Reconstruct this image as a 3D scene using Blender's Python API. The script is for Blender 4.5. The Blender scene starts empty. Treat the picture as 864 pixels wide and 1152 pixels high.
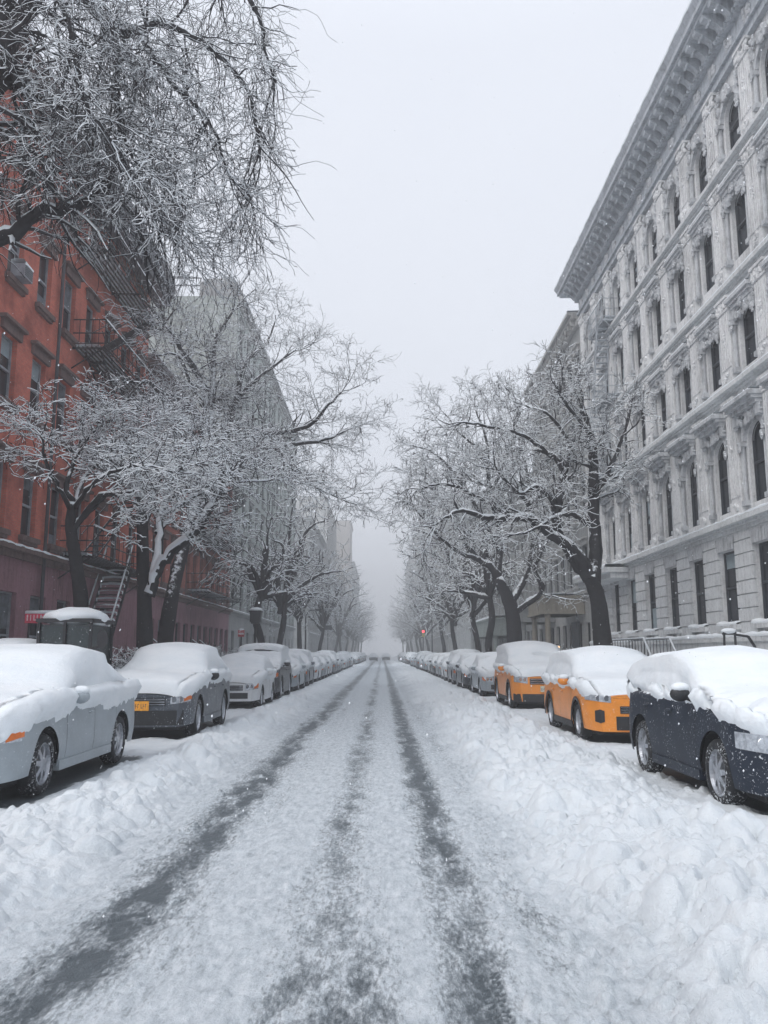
import bpy, math, random
import numpy as np
from math import sin, cos, pi, sqrt, radians as R
random.seed(7); rng = np.random.default_rng(7)
scene = bpy.context.scene
C = scene.collection

# ------------------------------------------------------------------ helpers
def srgb(r, g, b):
    f = lambda c: (c/255/12.92) if c/255 <= .04045 else ((c/255+.055)/1.055)**2.4
    return (f(r), f(g), f(b), 1)

def hash2(ix, iy, seed):
    n = (ix.astype(np.int64)*374761393 + iy.astype(np.int64)*668265263 + seed*974634777) & 0xffffffff
    n = ((n ^ (n >> 13))*1274126177) & 0xffffffff
    n = (n ^ (n >> 16)) & 0xffffffff
    return n/4294967295.0

def vnoise(x, y, seed=0):
    x = np.asarray(x, float); y = np.asarray(y, float)
    ix = np.floor(x); iy = np.floor(y); fx = x-ix; fy = y-iy
    fx = fx*fx*(3-2*fx); fy = fy*fy*(3-2*fy)
    a = hash2(ix, iy, seed); b = hash2(ix+1, iy, seed); c = hash2(ix, iy+1, seed); d = hash2(ix+1, iy+1, seed)
    return (a*(1-fx)+b*fx)*(1-fy)+(c*(1-fx)+d*fx)*fy

def fbm(x, y, oct=4, seed=0):
    s = 0; a = .5; f = 1
    for i in range(oct):
        s = s+a*(vnoise(np.asarray(x)*f+i*7.3, np.asarray(y)*f-i*3.1, seed+i)-.5); a *= .5; f *= 2.03
    return s                                            # about -.5 .. .5

def sstep(a, b, x):
    t = np.clip((x-a)/(b-a), 0, 1); return t*t*(3-2*t)

class MB:
    """collects faces, builds ONE mesh object"""
    def __init__(s): s.v = []; s.f = []; s.m = []
    def quad(s, a, b, c, d, mi=0):
        n = len(s.v); s.v += [a, b, c, d]; s.f.append((n, n+1, n+2, n+3)); s.m.append(mi)
    def poly(s, pts, mi=0):
        n = len(s.v); s.v += list(pts); s.f.append(tuple(range(n, n+len(pts)))); s.m.append(mi)
    def box(s, x0, x1, y0, y1, z0, z1, mi=0):
        n = len(s.v)
        s.v += [(x0,y0,z0),(x1,y0,z0),(x1,y1,z0),(x0,y1,z0),(x0,y0,z1),(x1,y0,z1),(x1,y1,z1),(x0,y1,z1)]
        s.f += [(n,n+3,n+2,n+1),(n+4,n+5,n+6,n+7),(n,n+1,n+5,n+4),(n+1,n+2,n+6,n+5),(n+2,n+3,n+7,n+6),(n+3,n,n+4,n+7)]
        s.m += [mi]*6
    def bar(s, p, q, r, n=6, mi=0, r2=None, caps=True):
        p = np.array(p, float); q = np.array(q, float); d = q-p; L = np.linalg.norm(d)
        if L < 1e-6: return
        d /= L; up = np.array([0, 0, 1.]) if abs(d[2]) < .9 else np.array([0, 1., 0])
        a = np.cross(d, up); a /= np.linalg.norm(a); b = np.cross(d, a)
        r2 = r if r2 is None else r2; k = len(s.v)
        for c, rr in ((p, r), (q, r2)):
            for i in range(n):
                t = 2*pi*i/n+pi/4; s.v.append(tuple(c+rr*(cos(t)*a+sin(t)*b)))
        for i in range(n):
            j = (i+1) % n; s.f.append((k+i, k+j, k+n+j, k+n+i)); s.m.append(mi)
        if caps:
            s.f.append(tuple(k+n-1-i for i in range(n))); s.m.append(mi)
            s.f.append(tuple(k+n+i for i in range(n))); s.m.append(mi)
    def tube(s, pts, rads, n=8, mi=0, rough=0):
        pts = [np.array(p, float) for p in pts]; k = len(s.v); N = len(pts)
        prev = None
        for i, p in enumerate(pts):
            d = pts[min(i+1, N-1)]-pts[max(i-1, 0)]; d /= max(np.linalg.norm(d), 1e-6)
            if prev is None:
                up = np.array([0, 1., 0]) if abs(d[2]) > .5 else np.array([0, 0, 1.])
                a = np.cross(d, up)
            else: a = prev-d*np.dot(prev, d)
            a /= max(np.linalg.norm(a), 1e-6); prev = a; b = np.cross(d, a)
            for j in range(n):
                t = 2*pi*j/n; rr = rads[i]*(1+rough*random.uniform(-1, 1))
                s.v.append(tuple(p+rr*(cos(t)*a+sin(t)*b)))
        for i in range(N-1):
            for j in range(n):
                q = (j+1) % n
                s.f.append((k+i*n+j, k+i*n+q, k+(i+1)*n+q, k+(i+1)*n+j)); s.m.append(mi)
        s.f.append(tuple(k+n-1-i for i in range(n))); s.m.append(mi)
        s.f.append(tuple(k+(N-1)*n+i for i in range(n))); s.m.append(mi)
    def grid(s, P, mi=0, closed=False):
        """P array (a,b,3)"""
        A, B = P.shape[:2]; k = len(s.v); s.v += [tuple(q) for q in P.reshape(-1, 3)]
        for i in range(A-1):
            for j in range(B-1):
                s.f.append((k+i*B+j, k+(i+1)*B+j, k+(i+1)*B+j+1, k+i*B+j+1)); s.m.append(mi)
            if closed: s.f.append((k+i*B+B-1, k+(i+1)*B+B-1, k+(i+1)*B, k+i*B)); s.m.append(mi)
    def lathe(s, prof, c, axis='x', n=28, mi=0):
        P = np.zeros((len(prof), n, 3))
        for i, (h, r) in enumerate(prof):
            for j in range(n):
                t = 2*pi*j/n
                P[i, j] = {'x': (c[0]+h, c[1]+r*cos(t), c[2]+r*sin(t)), 'z': (c[0]+r*cos(t), c[1]+r*sin(t), c[2]+h)}[axis]
        s.grid(P, mi, True)
    def lump(s, c, rx, ry, rz, seed=0, n=10, m=6, mi=0, amp=.25):
        P = np.zeros((m+1, n, 3)); rr = random.Random(seed)
        for i in range(m+1):
            ph = pi*i/m
            for j in range(n):
                t = 2*pi*j/n; k = 1+amp*(rr.random()-.5)*(0 < i < m)
                P[i, j] = (c[0]+rx*k*sin(ph)*cos(t), c[1]+ry*k*sin(ph)*sin(t), c[2]+rz*k*cos(ph))
        s.grid(P, mi, True)
    def build(s, name, mats, parent=None, smooth=False):
        if not isinstance(mats, (list, tuple)): mats = [mats]
        me = bpy.data.meshes.new(name); me.from_pydata([tuple(map(float, v)) for v in s.v], [], s.f)
        for m in mats: me.materials.append(m)
        if len(mats) > 1: me.polygons.foreach_set('material_index', s.m)
        if smooth: me.polygons.foreach_set('use_smooth', [True]*len(s.f))
        me.validate(); me.update()
        o = bpy.data.objects.new(name, me); C.objects.link(o); o.parent = parent
        return o

def npmesh(name, V, F, mats, mi=None, parent=None, smooth=False):
    me = bpy.data.meshes.new(name)
    V = np.asarray(V, np.float32); F = np.asarray(F, np.int32); nF, k = F.shape
    me.vertices.add(len(V)); me.vertices.foreach_set('co', V.ravel())
    me.loops.add(nF*k); me.loops.foreach_set('vertex_index', F.ravel())
    me.polygons.add(nF); me.polygons.foreach_set('loop_start', np.arange(0, nF*k, k, dtype=np.int32))
    me.polygons.foreach_set('loop_total', np.full(nF, k, np.int32))
    for m in mats: me.materials.append(m)
    if mi is not None: me.polygons.foreach_set('material_index', np.asarray(mi, np.int32))
    if smooth: me.polygons.foreach_set('use_smooth', np.ones(nF, bool))
    me.update(calc_edges=True)
    o = bpy.data.objects.new(name, me); C.objects.link(o); o.parent = parent
    return o

def tag(o, label=None, cat=None, group=None, kind=None):
    if label: o['label'] = label
    if cat: o['category'] = cat
    if group: o['group'] = group
    if kind: o['kind'] = kind
    return o
def thing(name, label, cat, loc=(0, 0, 0), group=None):
    o = bpy.data.objects.new(name, None); C.objects.link(o); o.location = loc; o.empty_display_size = .3
    return tag(o, label, cat, group)
def share(src, name, parent, loc=(0, 0, 0)):
    c = src.copy(); c.name = name; C.objects.link(c); c.parent = parent; c.location = loc; return c
def copy_tree(o, parent=None):
    c = o.copy(); C.objects.link(c); c.parent = parent
    for ch in list(o.children): copy_tree(ch, c)
    return c

# ------------------------------------------------------------------ camera model (used to turn measured points into metres)
H0 = 1.65; FPX = 950.; PITCH = R(9.5); VPX = 430.
def at(px, py, Y):
    """world point seen at photo pixel (px,py) on the plane at distance Y"""
    v = (576-py)/FPX; yr = cos(PITCH)-sin(PITCH)*v; zr = sin(PITCH)+cos(PITCH)*v; k = Y/yr
    return ((px-VPX)/FPX*k, Y, H0+zr*k)

# ------------------------------------------------------------------ materials
def mat(name):
    m = bpy.data.materials.new(name); m.use_nodes = True; nt = m.node_tree
    return m, nt, nt.nodes['Principled BSDF'], nt.nodes, nt.links
def nd(nt, t, **kw):
    n = nt.nodes.new(t)
    for k, v in kw.items():
        if k.startswith('_'): n.inputs[int(k[1:])].default_value = v
        elif k.startswith('i_'): n.inputs[k[2:].replace('_', ' ')].default_value = v
        else: setattr(n, k, v)
    return n
def ramp(nt, src, stops):
    r = nt.nodes.new('ShaderNodeValToRGB'); e = r.color_ramp.elements
    while len(e) > 1: e.remove(e[0])
    e[0].position = stops[0][0]; e[0].color = stops[0][1]
    for p, c in stops[1:]:
        k = e.new(p); k.color = c
    nt.links.new(src, r.inputs[0]); return r.outputs[0]
def mixc(nt, fac, a, b, bt='MIX'):
    n = nt.nodes.new('ShaderNodeMix'); n.data_type = 'RGBA'; n.blend_type = bt
    for i, x in ((0, fac), (6, a), (7, b)):
        if hasattr(x, 'is_linked') or hasattr(x, 'links'): nt.links.new(x, n.inputs[i])
        else: n.inputs[i].default_value = x
    return n.outputs[2]
def math_(nt, op, a, b=None, clamp=False):
    n = nt.nodes.new('ShaderNodeMath'); n.operation = op; n.use_clamp = clamp
    for i, x in ((0, a), (1, b)):
        if x is None: continue
        if hasattr(x, 'links'): nt.links.new(x, n.inputs[i])
        else: n.inputs[i].default_value = x
    return n.outputs[0]
def noise(nt, scale, detail=4, rough=.55, coord=None):
    n = nt.nodes.new('ShaderNodeTexNoise'); n.inputs['Scale'].default_value = scale; n.inputs['Detail'].default_value = detail
    n.inputs['Roughness'].default_value = rough
    if coord is not None: nt.links.new(coord, n.inputs['Vector'])
    return n.outputs['Fac']
def coord(nt, kind='Object'):
    return nt.nodes.new('ShaderNodeTexCoord').outputs[kind]
def bump(nt, h, strength, dist, bsdf):
    b = nt.nodes.new('ShaderNodeBump'); b.inputs['Strength'].default_value = strength; b.inputs['Distance'].default_value = dist
    nt.links.new(h, b.inputs['Height']); nt.links.new(b.outputs[0], bsdf.inputs['Normal'])
def world_pos(nt): return nt.nodes.new('ShaderNodeNewGeometry').outputs['Position']
def normal_z(nt):
    g = nt.nodes.new('ShaderNodeNewGeometry'); s = nt.nodes.new('ShaderNodeSeparateXYZ')
    nt.links.new(g.outputs['Normal'], s.inputs[0]); return s.outputs[2]

SNOWC = (.80, .84, .87, 1)
def snow_mat():
    m, nt, b, N, L = mat('fresh_snow')
    co = coord(nt)
    c = ramp(nt, noise(nt, 2.5, 5, .6, co), [(.3, (.76, .81, .85, 1)), (.7, (.84, .87, .895, 1))])
    L.new(c, b.inputs['Base Color']); b.inputs['Roughness'].default_value = .75; b.inputs['Specular IOR Level'].default_value = .25
    h = math_(nt, 'ADD', noise(nt, 14, 6, .65, co), math_(nt, 'MULTIPLY', noise(nt, 90, 3, .6, co), .25))
    bump(nt, h, .5, .03, b); return m
SNOW = snow_mat()

def plain(name, col, rough=.6, metal=0, var=.25, scale=6, snow=0, spec=.5, bmp=0):
    """paint / stone / metal with blotchy variation and optional stuck snow specks"""
    m, nt, b, N, L = mat(name); co = coord(nt)
    n = noise(nt, scale, 5, .6, co)
    lo = tuple(c*(1-var) for c in col[:3])+(1,); hi = tuple(min(1, c*(1+var)) for c in col[:3])+(1,)
    c = ramp(nt, n, [(.3, lo), (.7, hi)])
    if snow:
        wp = world_pos(nt)
        s = ramp(nt, noise(nt, 34, 4, .7, wp), [(.66-snow*.13, (0, 0, 0, 1)), (.72-snow*.11, (1, 1, 1, 1))])
        big = ramp(nt, noise(nt, 3.1, 3, .6, wp), [(.42, (0, 0, 0, 1)), (.62, (1, 1, 1, 1))])
        fac = math_(nt, 'MULTIPLY', s, big)
        c = mixc(nt, fac, c, SNOWC)
    L.new(c, b.inputs['Base Color']); b.inputs['Roughness'].default_value = rough; b.inputs['Metallic'].default_value = metal
    b.inputs['Specular IOR Level'].default_value = spec
    if bmp: bump(nt, noise(nt, scale*6, 5, .6, co), bmp, .02, b)
    return m

def snowy(name, col, thr=.45, rough=.85, var=.3, scale=8, w=.12, nscale=6):
    """snow lies wherever the surface faces up"""
    m, nt, b, N, L = mat(name); co = world_pos(nt)
    lo = tuple(c*(1-var) for c in col[:3])+(1,); hi = tuple(min(1, c*(1+var)) for c in col[:3])+(1,)
    c = ramp(nt, noise(nt, scale, 5, .65, co), [(.3, lo), (.7, hi)])
    k = math_(nt, 'ADD', normal_z(nt), math_(nt, 'MULTIPLY', math_(nt, 'SUBTRACT', noise(nt, nscale, 4, .7, co), .5), .9))
    f = ramp(nt, k, [(thr, (0, 0, 0, 1)), (min(1, thr+w), (1, 1, 1, 1))])
    L.new(mixc(nt, f, c, SNOWC), b.inputs['Base Color']); b.inputs['Roughness'].default_value = rough
    b.inputs['Specular IOR Level'].default_value = .2
    bump(nt, noise(nt, scale*4, 5, .7, co), .5, .03, b)
    return m

BARK = snowy('snowy_bark', (.024, .023, .026, 1), .42, nscale=9)
BARK_W = snowy('windblown_bark', (.045, .041, .042, 1), .3, nscale=14)
TWIG = plain('twig_bark', (.034, .033, .037, 1), .9, var=.3, spec=.1)
IRON = snowy('black_iron', (.012, .013, .017, 1), .72, .6, .2)
IRON_B = plain('bare_black_iron', (.012, .013, .017, 1), .5, var=.2)
GLASS = plain('dark_glass', (.010, .014, .022, 1), .25, var=.5, scale=1.2, spec=.22)
FRAME = plain('dark_frame', (.03, .035, .045, 1), .5)
FRAME_P = plain('pale_frame', (.25, .27, .3, 1), .5)
TYRE = plain('tyre_rubber', (.014, .015, .018, 1), .9, snow=.85, scale=20)
RIM = plain('alloy_rim', (.42, .44, .48, 1), .35, .7, snow=1.1)
BLACKP = plain('black_plastic', (.014, .015, .018, 1), .55, snow=.25)
UNDER = plain('underbody_black', (.008, .009, .011, 1), .8, snow=.1)
CHROME = plain('chrome', (.55, .57, .6, 1), .2, .9)
LENS = plain('headlight_lens', (.45, .48, .52, 1), .12, .3, var=.4, scale=18)
AMBER = plain('amber_lens', (.65, .16, .03, 1), .2)

def brick_mat(name, c1, c2, mortar):
    m, nt, b, N, L = mat(name)
    g = world_pos(nt); s = nd(nt, 'ShaderNodeSeparateXYZ'); L.new(g, s.inputs[0])
    cmb = nd(nt, 'ShaderNodeCombineXYZ'); L.new(math_(nt, 'ADD', s.outputs[1], s.outputs[0]), cmb.inputs[0]); L.new(s.outputs[2], cmb.inputs[1])
    br = nd(nt, 'ShaderNodeTexBrick'); L.new(cmb.outputs[0], br.inputs['Vector'])
    br.inputs['Scale'].default_value = 1; br.inputs['Brick Width'].default_value = .215; br.inputs['Row Height'].default_value = .075
    br.inputs['Mortar Size'].default_value = .008; br.inputs['Color1'].default_value = c1; br.inputs['Color2'].default_value = c2; br.inputs['Mortar'].default_value = mortar
    dirt = ramp(nt, noise(nt, .7, 6, .65, g), [(.34, (.5, .47, .5, 1)), (.5, (.85, .85, .87, 1)), (.65, (1.05, 1.05, 1.05, 1))])
    c = mixc(nt, 1.0, br.outputs['Color'], dirt, 'MULTIPLY')
    sp = ramp(nt, noise(nt, 22, 4, .7, g), [(.66, (0, 0, 0, 1)), (.74, (.5, .5, .5, 1))])
    c = mixc(nt, sp, c, SNOWC)
    L.new(c, b.inputs['Base Color']); b.inputs['Roughness'].default_value = .9; b.inputs['Specular IOR Level'].default_value = .2
    bump(nt, br.outputs['Fac'], -.4, .01, b); return m
BRICK = brick_mat('red_painted_brick', (.60, .165, .11, 1), (.50, .13, .09, 1), (.40, .19, .155, 1))
BRICK2 = brick_mat('old_red_brick', (.46, .15, .115, 1), (.36, .115, .09, 1), (.28, .14, .11, 1))

def stone(name, col, stain=.5, sc=.6, streak=True, snowspeck=.3):
    m, nt, b, N, L = mat(name); g = world_pos(nt)
    mp = nd(nt, 'ShaderNodeMapping'); L.new(g, mp.inputs[0]); mp.inputs['Scale'].default_value = (3, 3, .35)
    n1 = noise(nt, sc, 6, .65, g); n2 = noise(nt, 2.2, 5, .6, mp.outputs[0])
    k = math_(nt, 'ADD', math_(nt, 'MULTIPLY', n1, .5), math_(nt, 'MULTIPLY', n2, .5))
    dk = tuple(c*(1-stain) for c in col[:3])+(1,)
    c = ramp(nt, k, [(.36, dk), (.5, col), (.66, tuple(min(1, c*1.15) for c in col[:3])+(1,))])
    grime = ramp(nt, noise(nt, 9, 5, .7, g), [(.3, (.7, .7, .72, 1)), (.55, (1, 1, 1, 1))])
    c = mixc(nt, .8, c, grime, 'MULTIPLY')
    up = ramp(nt, math_(nt, 'ADD', normal_z(nt), math_(nt, 'MULTIPLY', math_(nt, 'SUBTRACT', noise(nt, 5, 4, .7, g), .5), .5)), [(.55, (0, 0, 0, 1)), (.7, (1, 1, 1, 1))])
    c = mixc(nt, up, c, SNOWC)
    L.new(c, b.inputs['Base Color']); b.inputs['Roughness'].default_value = .85; b.inputs['Specular IOR Level'].default_value = .25
    bump(nt, noise(nt, 16, 6, .65, g), .35, .02, b); return m
WSTONE = stone('weathered_white_stone', (.70, .705, .705, 1), .34)
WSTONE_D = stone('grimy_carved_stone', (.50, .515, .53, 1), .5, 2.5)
WSTONE_G = stone('grey_ground_stone', (.62, .635, .64, 1), .25)
PURPLE = stone('painted_brownstone', (.27, .145, .17, 1), .4)
BROWN = stone('brown_stone_trim', (.15, .105, .1, 1), .4)
GREYB = stone('grey_facade', (.30, .31, .31, 1), .35)
GREENB = stone('grey_green_facade', (.34, .38, .365, 1), .3)  # paled so the colour itself carries some haze on the tall left block
BEIGE = stone('beige_facade', (.34, .31, .28, 1), .25)
PALEB = stone('pale_facade', (.45, .45, .44, 1), .25)
TANB = stone('tan_stone', (.33, .30, .25, 1), .3)
CORN = stone('blue_grey_cornice_paint', (.42, .45, .48, 1), .42, 2)

# ------------------------------------------------------------------ ground
def softmask(x, c, hw, e): return sstep(hw+e, hw-e, np.abs(x-c))
def bank_profile(X, Y):
    """big shape of the snow, metres above the road"""
    wob = fbm(Y*.35, X*0+3.3, 3, 11)*.7; wob2 = fbm(Y*.3, X*0+9.1, 3, 21)*.7
    rx = X+wob; lx = -X+wob2
    h = .21*sstep(1.05, 2.1, rx)-.15*sstep(2.7, 3.5, rx)
    h = h+.15*sstep(2.15, 2.95, lx)-.11*sstep(3.1, 3.75, lx)
    h = h+.28*sstep(5.5, 6.1, np.abs(X))+.04*sstep(6.5, 8, np.abs(X))
    return h
def road_wet(X, Y):
    """slushy wheel tracks 0..1"""
    w = fbm(Y*.25, X*0, 3, 5)*.22
    br = .65+fbm(X*2.2, Y*.55, 4, 33)*1.5
    n = fbm(X*9, Y*3, 4, 41)
    a = softmask(X, -1.62+w*.6, .21, .28)*np.clip(br+.28, 0, 1)
    b = softmask(X, .50+w*.35, .16, .2)*np.clip(br+.34, 0, 1)*(1-.25*sstep(6.3, 5.2, Y))
    e = np.maximum(softmask(X, -1.15+w, .1, .2), softmask(X, .95-w, .15, .25))*np.clip(br-.2, 0, 1)*.5
    c = softmask(X, -.36-w*.5+.1*sstep(8, 4, Y), .14+.16*sstep(9, 5, Y), .25)*np.clip(br+.12, 0, 1)*.72
    d = softmask(X, -2.0+w, .12, .12)*np.clip(br-.35, 0, 1)*.35
    return np.clip(np.maximum.reduce([a, b, c, d, e])*(1+n*1.9), 0, 1)

def build_ground():
    ys = [1.2]
    while ys[-1] < 415: ys.append(ys[-1]+max(.016, .0045*ys[-1]) if ys[-1] < 120 else ys[-1]*1.05)
    ys = np.array(ys)
    xs = np.concatenate([np.arange(-11.4, -6.2, .12), np.arange(-6.2, -3.9, .05), np.arange(-3.9, 3.9, .02), np.arange(3.9, 6.2, .05), np.arange(6.2, 11.5, .12)])
    X, Y = np.meshgrid(xs, ys)
    far = sstep(60, 20, Y)
    h = bank_profile(X, Y)
    inbank = np.clip(sstep(1.05, 1.7, X+fbm(Y*.9, X*.2, 3, 61)*1.1)+sstep(2.1, 2.7, -X+fbm(Y*.9, X*.2, 3, 62)*1.0), 0, 1)
    nearcar = 1-.6*sstep(2.9, 3.5, np.abs(X))*sstep(6.2, 5.6, np.abs(X))
    h = h+inbank*nearcar*(fbm(X*1.6, Y*1.3, 4, 2)*.30+(np.abs(fbm(X*4.5, Y*4, 4, 3))*-.22+.03)+np.abs(fbm(X*11, Y*9, 3, 14))*.10*far+fbm(X*30, Y*22, 3, 15)*.022*far)
    edge = sstep(.0, .35, inbank)*sstep(1., .6, inbank)
    h = h+(1-inbank)*(fbm(X*5, Y*3.2, 4, 8)*.045+fbm(X*16, Y*12, 3, 9)*.025*far)
    # thrown up clods
    cl = np.zeros_like(h)
    def clod(cx, cy, r, amp):
        i0, i1 = np.searchsorted(ys, [cy-r, cy+r]); j0, j1 = np.searchsorted(xs, [cx-r, cx+r])
        if i1-i0 < 2 or j1-j0 < 2: return
        sx = X[i0:i1, j0:j1]-cx; sy = Y[i0:i1, j0:j1]-cy
        a = random.uniform(0, pi); e = random.uniform(.65, 1)
        u = (sx*cos(a)+sy*sin(a))/r; v = (-sx*sin(a)+sy*cos(a))/(r*e)
        n = 1+fbm(sx*16/r*.12+cx, sy*16/r*.12+cy, 3, 5)*1.25
        q = 1-(u*u+v*v)*n
        k = np.sqrt(np.clip(q, 0, 1))*r*amp
        np.maximum(cl[i0:i1, j0:j1], k, out=cl[i0:i1, j0:j1])
    for i in range(13000):
        y = 2.3+28*random.random()**1.6
        if abs(y) < 0: continue
        if random.random() < .6: x = random.uniform(1.25, 3.75) if random.random() < .9 else random.gauss(1.2, .3)
        else: x = -random.uniform(2.2, 3.85) if random.random() < .9 else -random.gauss(2.2, .25)
        r = min(.19, .022*random.random()**-.57)
        if float(vnoise(x*1.3+5, y*.9, 77)) < .25+.5*random.random(): continue
        if abs(x) < 1.4 or -2.4 < x < 0: r = min(r, .06)
        if abs(x) > 3.3: r = min(r, .06)
        clod(x, y, r, random.uniform(.7, 1.1)*(1 if r < .07 else .78))
    for i in range(1500):                                            # small crumbs along the tracks
        y = 2.3+14*random.random()**1.5; x = random.choice([-1.25, -1.95, -.75, .1, .9, 1.1])+random.gauss(0, .14)
        clod(x, y, random.uniform(.012, .035), .6)
    h = h+cl*far
    wet = road_wet(X, Y)*(1-inbank)
    h = h-wet*.035
    # tyre tread printed in the slush close to the camera
    tr = softmask(X, .56, .055, .01)*sstep(3.4, 3.6, Y)*sstep(5.0, 4.8, Y)
    pat = (np.sin((Y*1.0+np.abs(X-.56)*.8)*2*pi/.065) > -.1)*(np.abs(X-.56) > .008)*(np.abs(np.abs(X-.56)-.03) > .004)
    wet = np.maximum(wet, tr*pat*.95); h = h-tr*pat*.012
    h = h+sstep(6.0, 5.85, np.abs(X))*0
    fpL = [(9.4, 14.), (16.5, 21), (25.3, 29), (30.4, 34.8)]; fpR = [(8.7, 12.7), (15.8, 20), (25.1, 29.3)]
    bare = np.zeros_like(h)  # parked-car footprints: under-car shade painted in along with bare wet asphalt
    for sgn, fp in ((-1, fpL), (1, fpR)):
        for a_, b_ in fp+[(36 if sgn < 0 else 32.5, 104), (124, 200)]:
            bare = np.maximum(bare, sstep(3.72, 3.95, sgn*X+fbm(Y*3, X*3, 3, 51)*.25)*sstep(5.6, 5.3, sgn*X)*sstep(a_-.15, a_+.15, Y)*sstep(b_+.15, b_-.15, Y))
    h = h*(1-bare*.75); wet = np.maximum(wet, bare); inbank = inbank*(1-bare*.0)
    V = np.stack([X, Y, h], -1).reshape(-1, 3); nx = len(xs); ny = len(ys)
    i = np.arange(ny-1)[:, None]*nx+np.arange(nx-1)[None, :]
    F = np.stack([i, i+1, i+nx+1, i+nx], -1).reshape(-1, 4)
    m, nt, b, N, L = mat('street_snow')
    at_ = nd(nt, 'ShaderNodeAttribute'); at_.attribute_name = 'slush_shade'; f = at_.outputs['Fac']
    at2 = nd(nt, 'ShaderNodeAttribute'); at2.attribute_name = 'packed'; pk = at2.outputs['Fac']
    co = coord(nt); mp = nd(nt, 'ShaderNodeMapping'); L.new(co, mp.inputs[0]); mp.inputs['Scale'].default_value = (1, .3, 1)
    n1 = noise(nt, 38, 8, .75, mp.outputs[0]); n2 = noise(nt, 5, 5, .6, co)
    clean = ramp(nt, n2, [(.3, (.74, .795, .84, 1)), (.7, (.82, .86, .89, 1))])
    pack = ramp(nt, noise(nt, 15, 9, .8, mp.outputs[0]), [(.30, (.30, .34, .37, 1)), (.42, (.50, .55, .59, 1)), (.52, (.62, .67, .71, 1)), (.66, (.76, .80, .84, 1))])
    base = mixc(nt, pk, clean, pack)
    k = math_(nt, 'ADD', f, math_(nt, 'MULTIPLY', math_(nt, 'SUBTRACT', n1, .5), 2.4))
    wet_shade_c = ramp(nt, k, [(.22, (0, 0, 0, 1)), (.5, (.55, .55, .55, 1)), (.85, (1, 1, 1, 1))])
    k2 = math_(nt, 'MULTIPLY', wet_shade_c, ramp(nt, f, [(.02, (0, 0, 0, 1)), (.14, (1, 1, 1, 1))]))
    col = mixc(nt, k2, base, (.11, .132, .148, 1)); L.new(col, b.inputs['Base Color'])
    rg = ramp(nt, k2, [(.2, (.8, .8, .8, 1)), (1, (.42, .42, .42, 1))]); L.new(rg, b.inputs['Roughness']); b.inputs['Specular IOR Level'].default_value = .3
    hh = math_(nt, 'ADD', noise(nt, 38, 6, .7, co), math_(nt, 'MULTIPLY', noise(nt, 130, 3, .6, co), .4))
    bump(nt, hh, .8, .03, b)
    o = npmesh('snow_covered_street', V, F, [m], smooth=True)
    a = o.data.attributes.new('slush_shade', 'FLOAT', 'POINT'); a.data.foreach_set('value', wet.astype(np.float32).ravel())  # wheel-track slush plus the painted shade beneath parked cars
    a = o.data.attributes.new('packed', 'FLOAT', 'POINT'); a.data.foreach_set('value', ((1-inbank)*sstep(3.2, 2.4, np.abs(X))).astype(np.float32).ravel())
    tag(o, kind='structure')
    g = MB(); g.quad((-300, -60, -.12), (300, -60, -.12), (300, 440, -.12), (-300, 440, -.12)); tag(g.build('ground', SNOW), kind='structure')
    # asphalt, kerbs and pavement slabs under and beside the snow
    r = MB(); r.quad((-6, -40, -.09), (6, -40, -.09), (6, 1.3, .0), (-6, 1.3, .0)); tag(r.build('road', SNOW), kind='structure')
    for s in (-1, 1):
        p = MB(); p.box(min(s*6, s*11.2), max(s*6, s*11.2), -40, 430, -.1, .13)
        tag(p.build('pavement', plain('concrete_paving', (.3, .3, .31, 1), .9)), kind='structure')
build_ground()

# ------------------------------------------------------------------ facades.  local frame: a = world Y, b = metres in front of the wall, z
class FB(MB):
    def __init__(s, side, X=11.): super().__init__(); s.s = side; s.X = X
    def w(s, a, b, z): return (s.s*(s.X-b), a, z)
    def fbox(s, a0, a1, b0, b1, z0, z1, mi=0):
        x0, x1 = sorted((s.s*(s.X-b0), s.s*(s.X-b1))); s.box(x0, x1, a0, a1, z0, z1, mi)
    def fquad(s, p, mi=0): s.quad(*[s.w(*q) for q in p], mi)

def arch_pts(a0, a1, z0, z1, rise, n=9):
    c = (a0+a1)/2; hw = (a1-a0)/2
    return [(c-hw*cos(pi*i/n), z1-rise+rise*sin(pi*i/n)) for i in range(n+1)]

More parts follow.
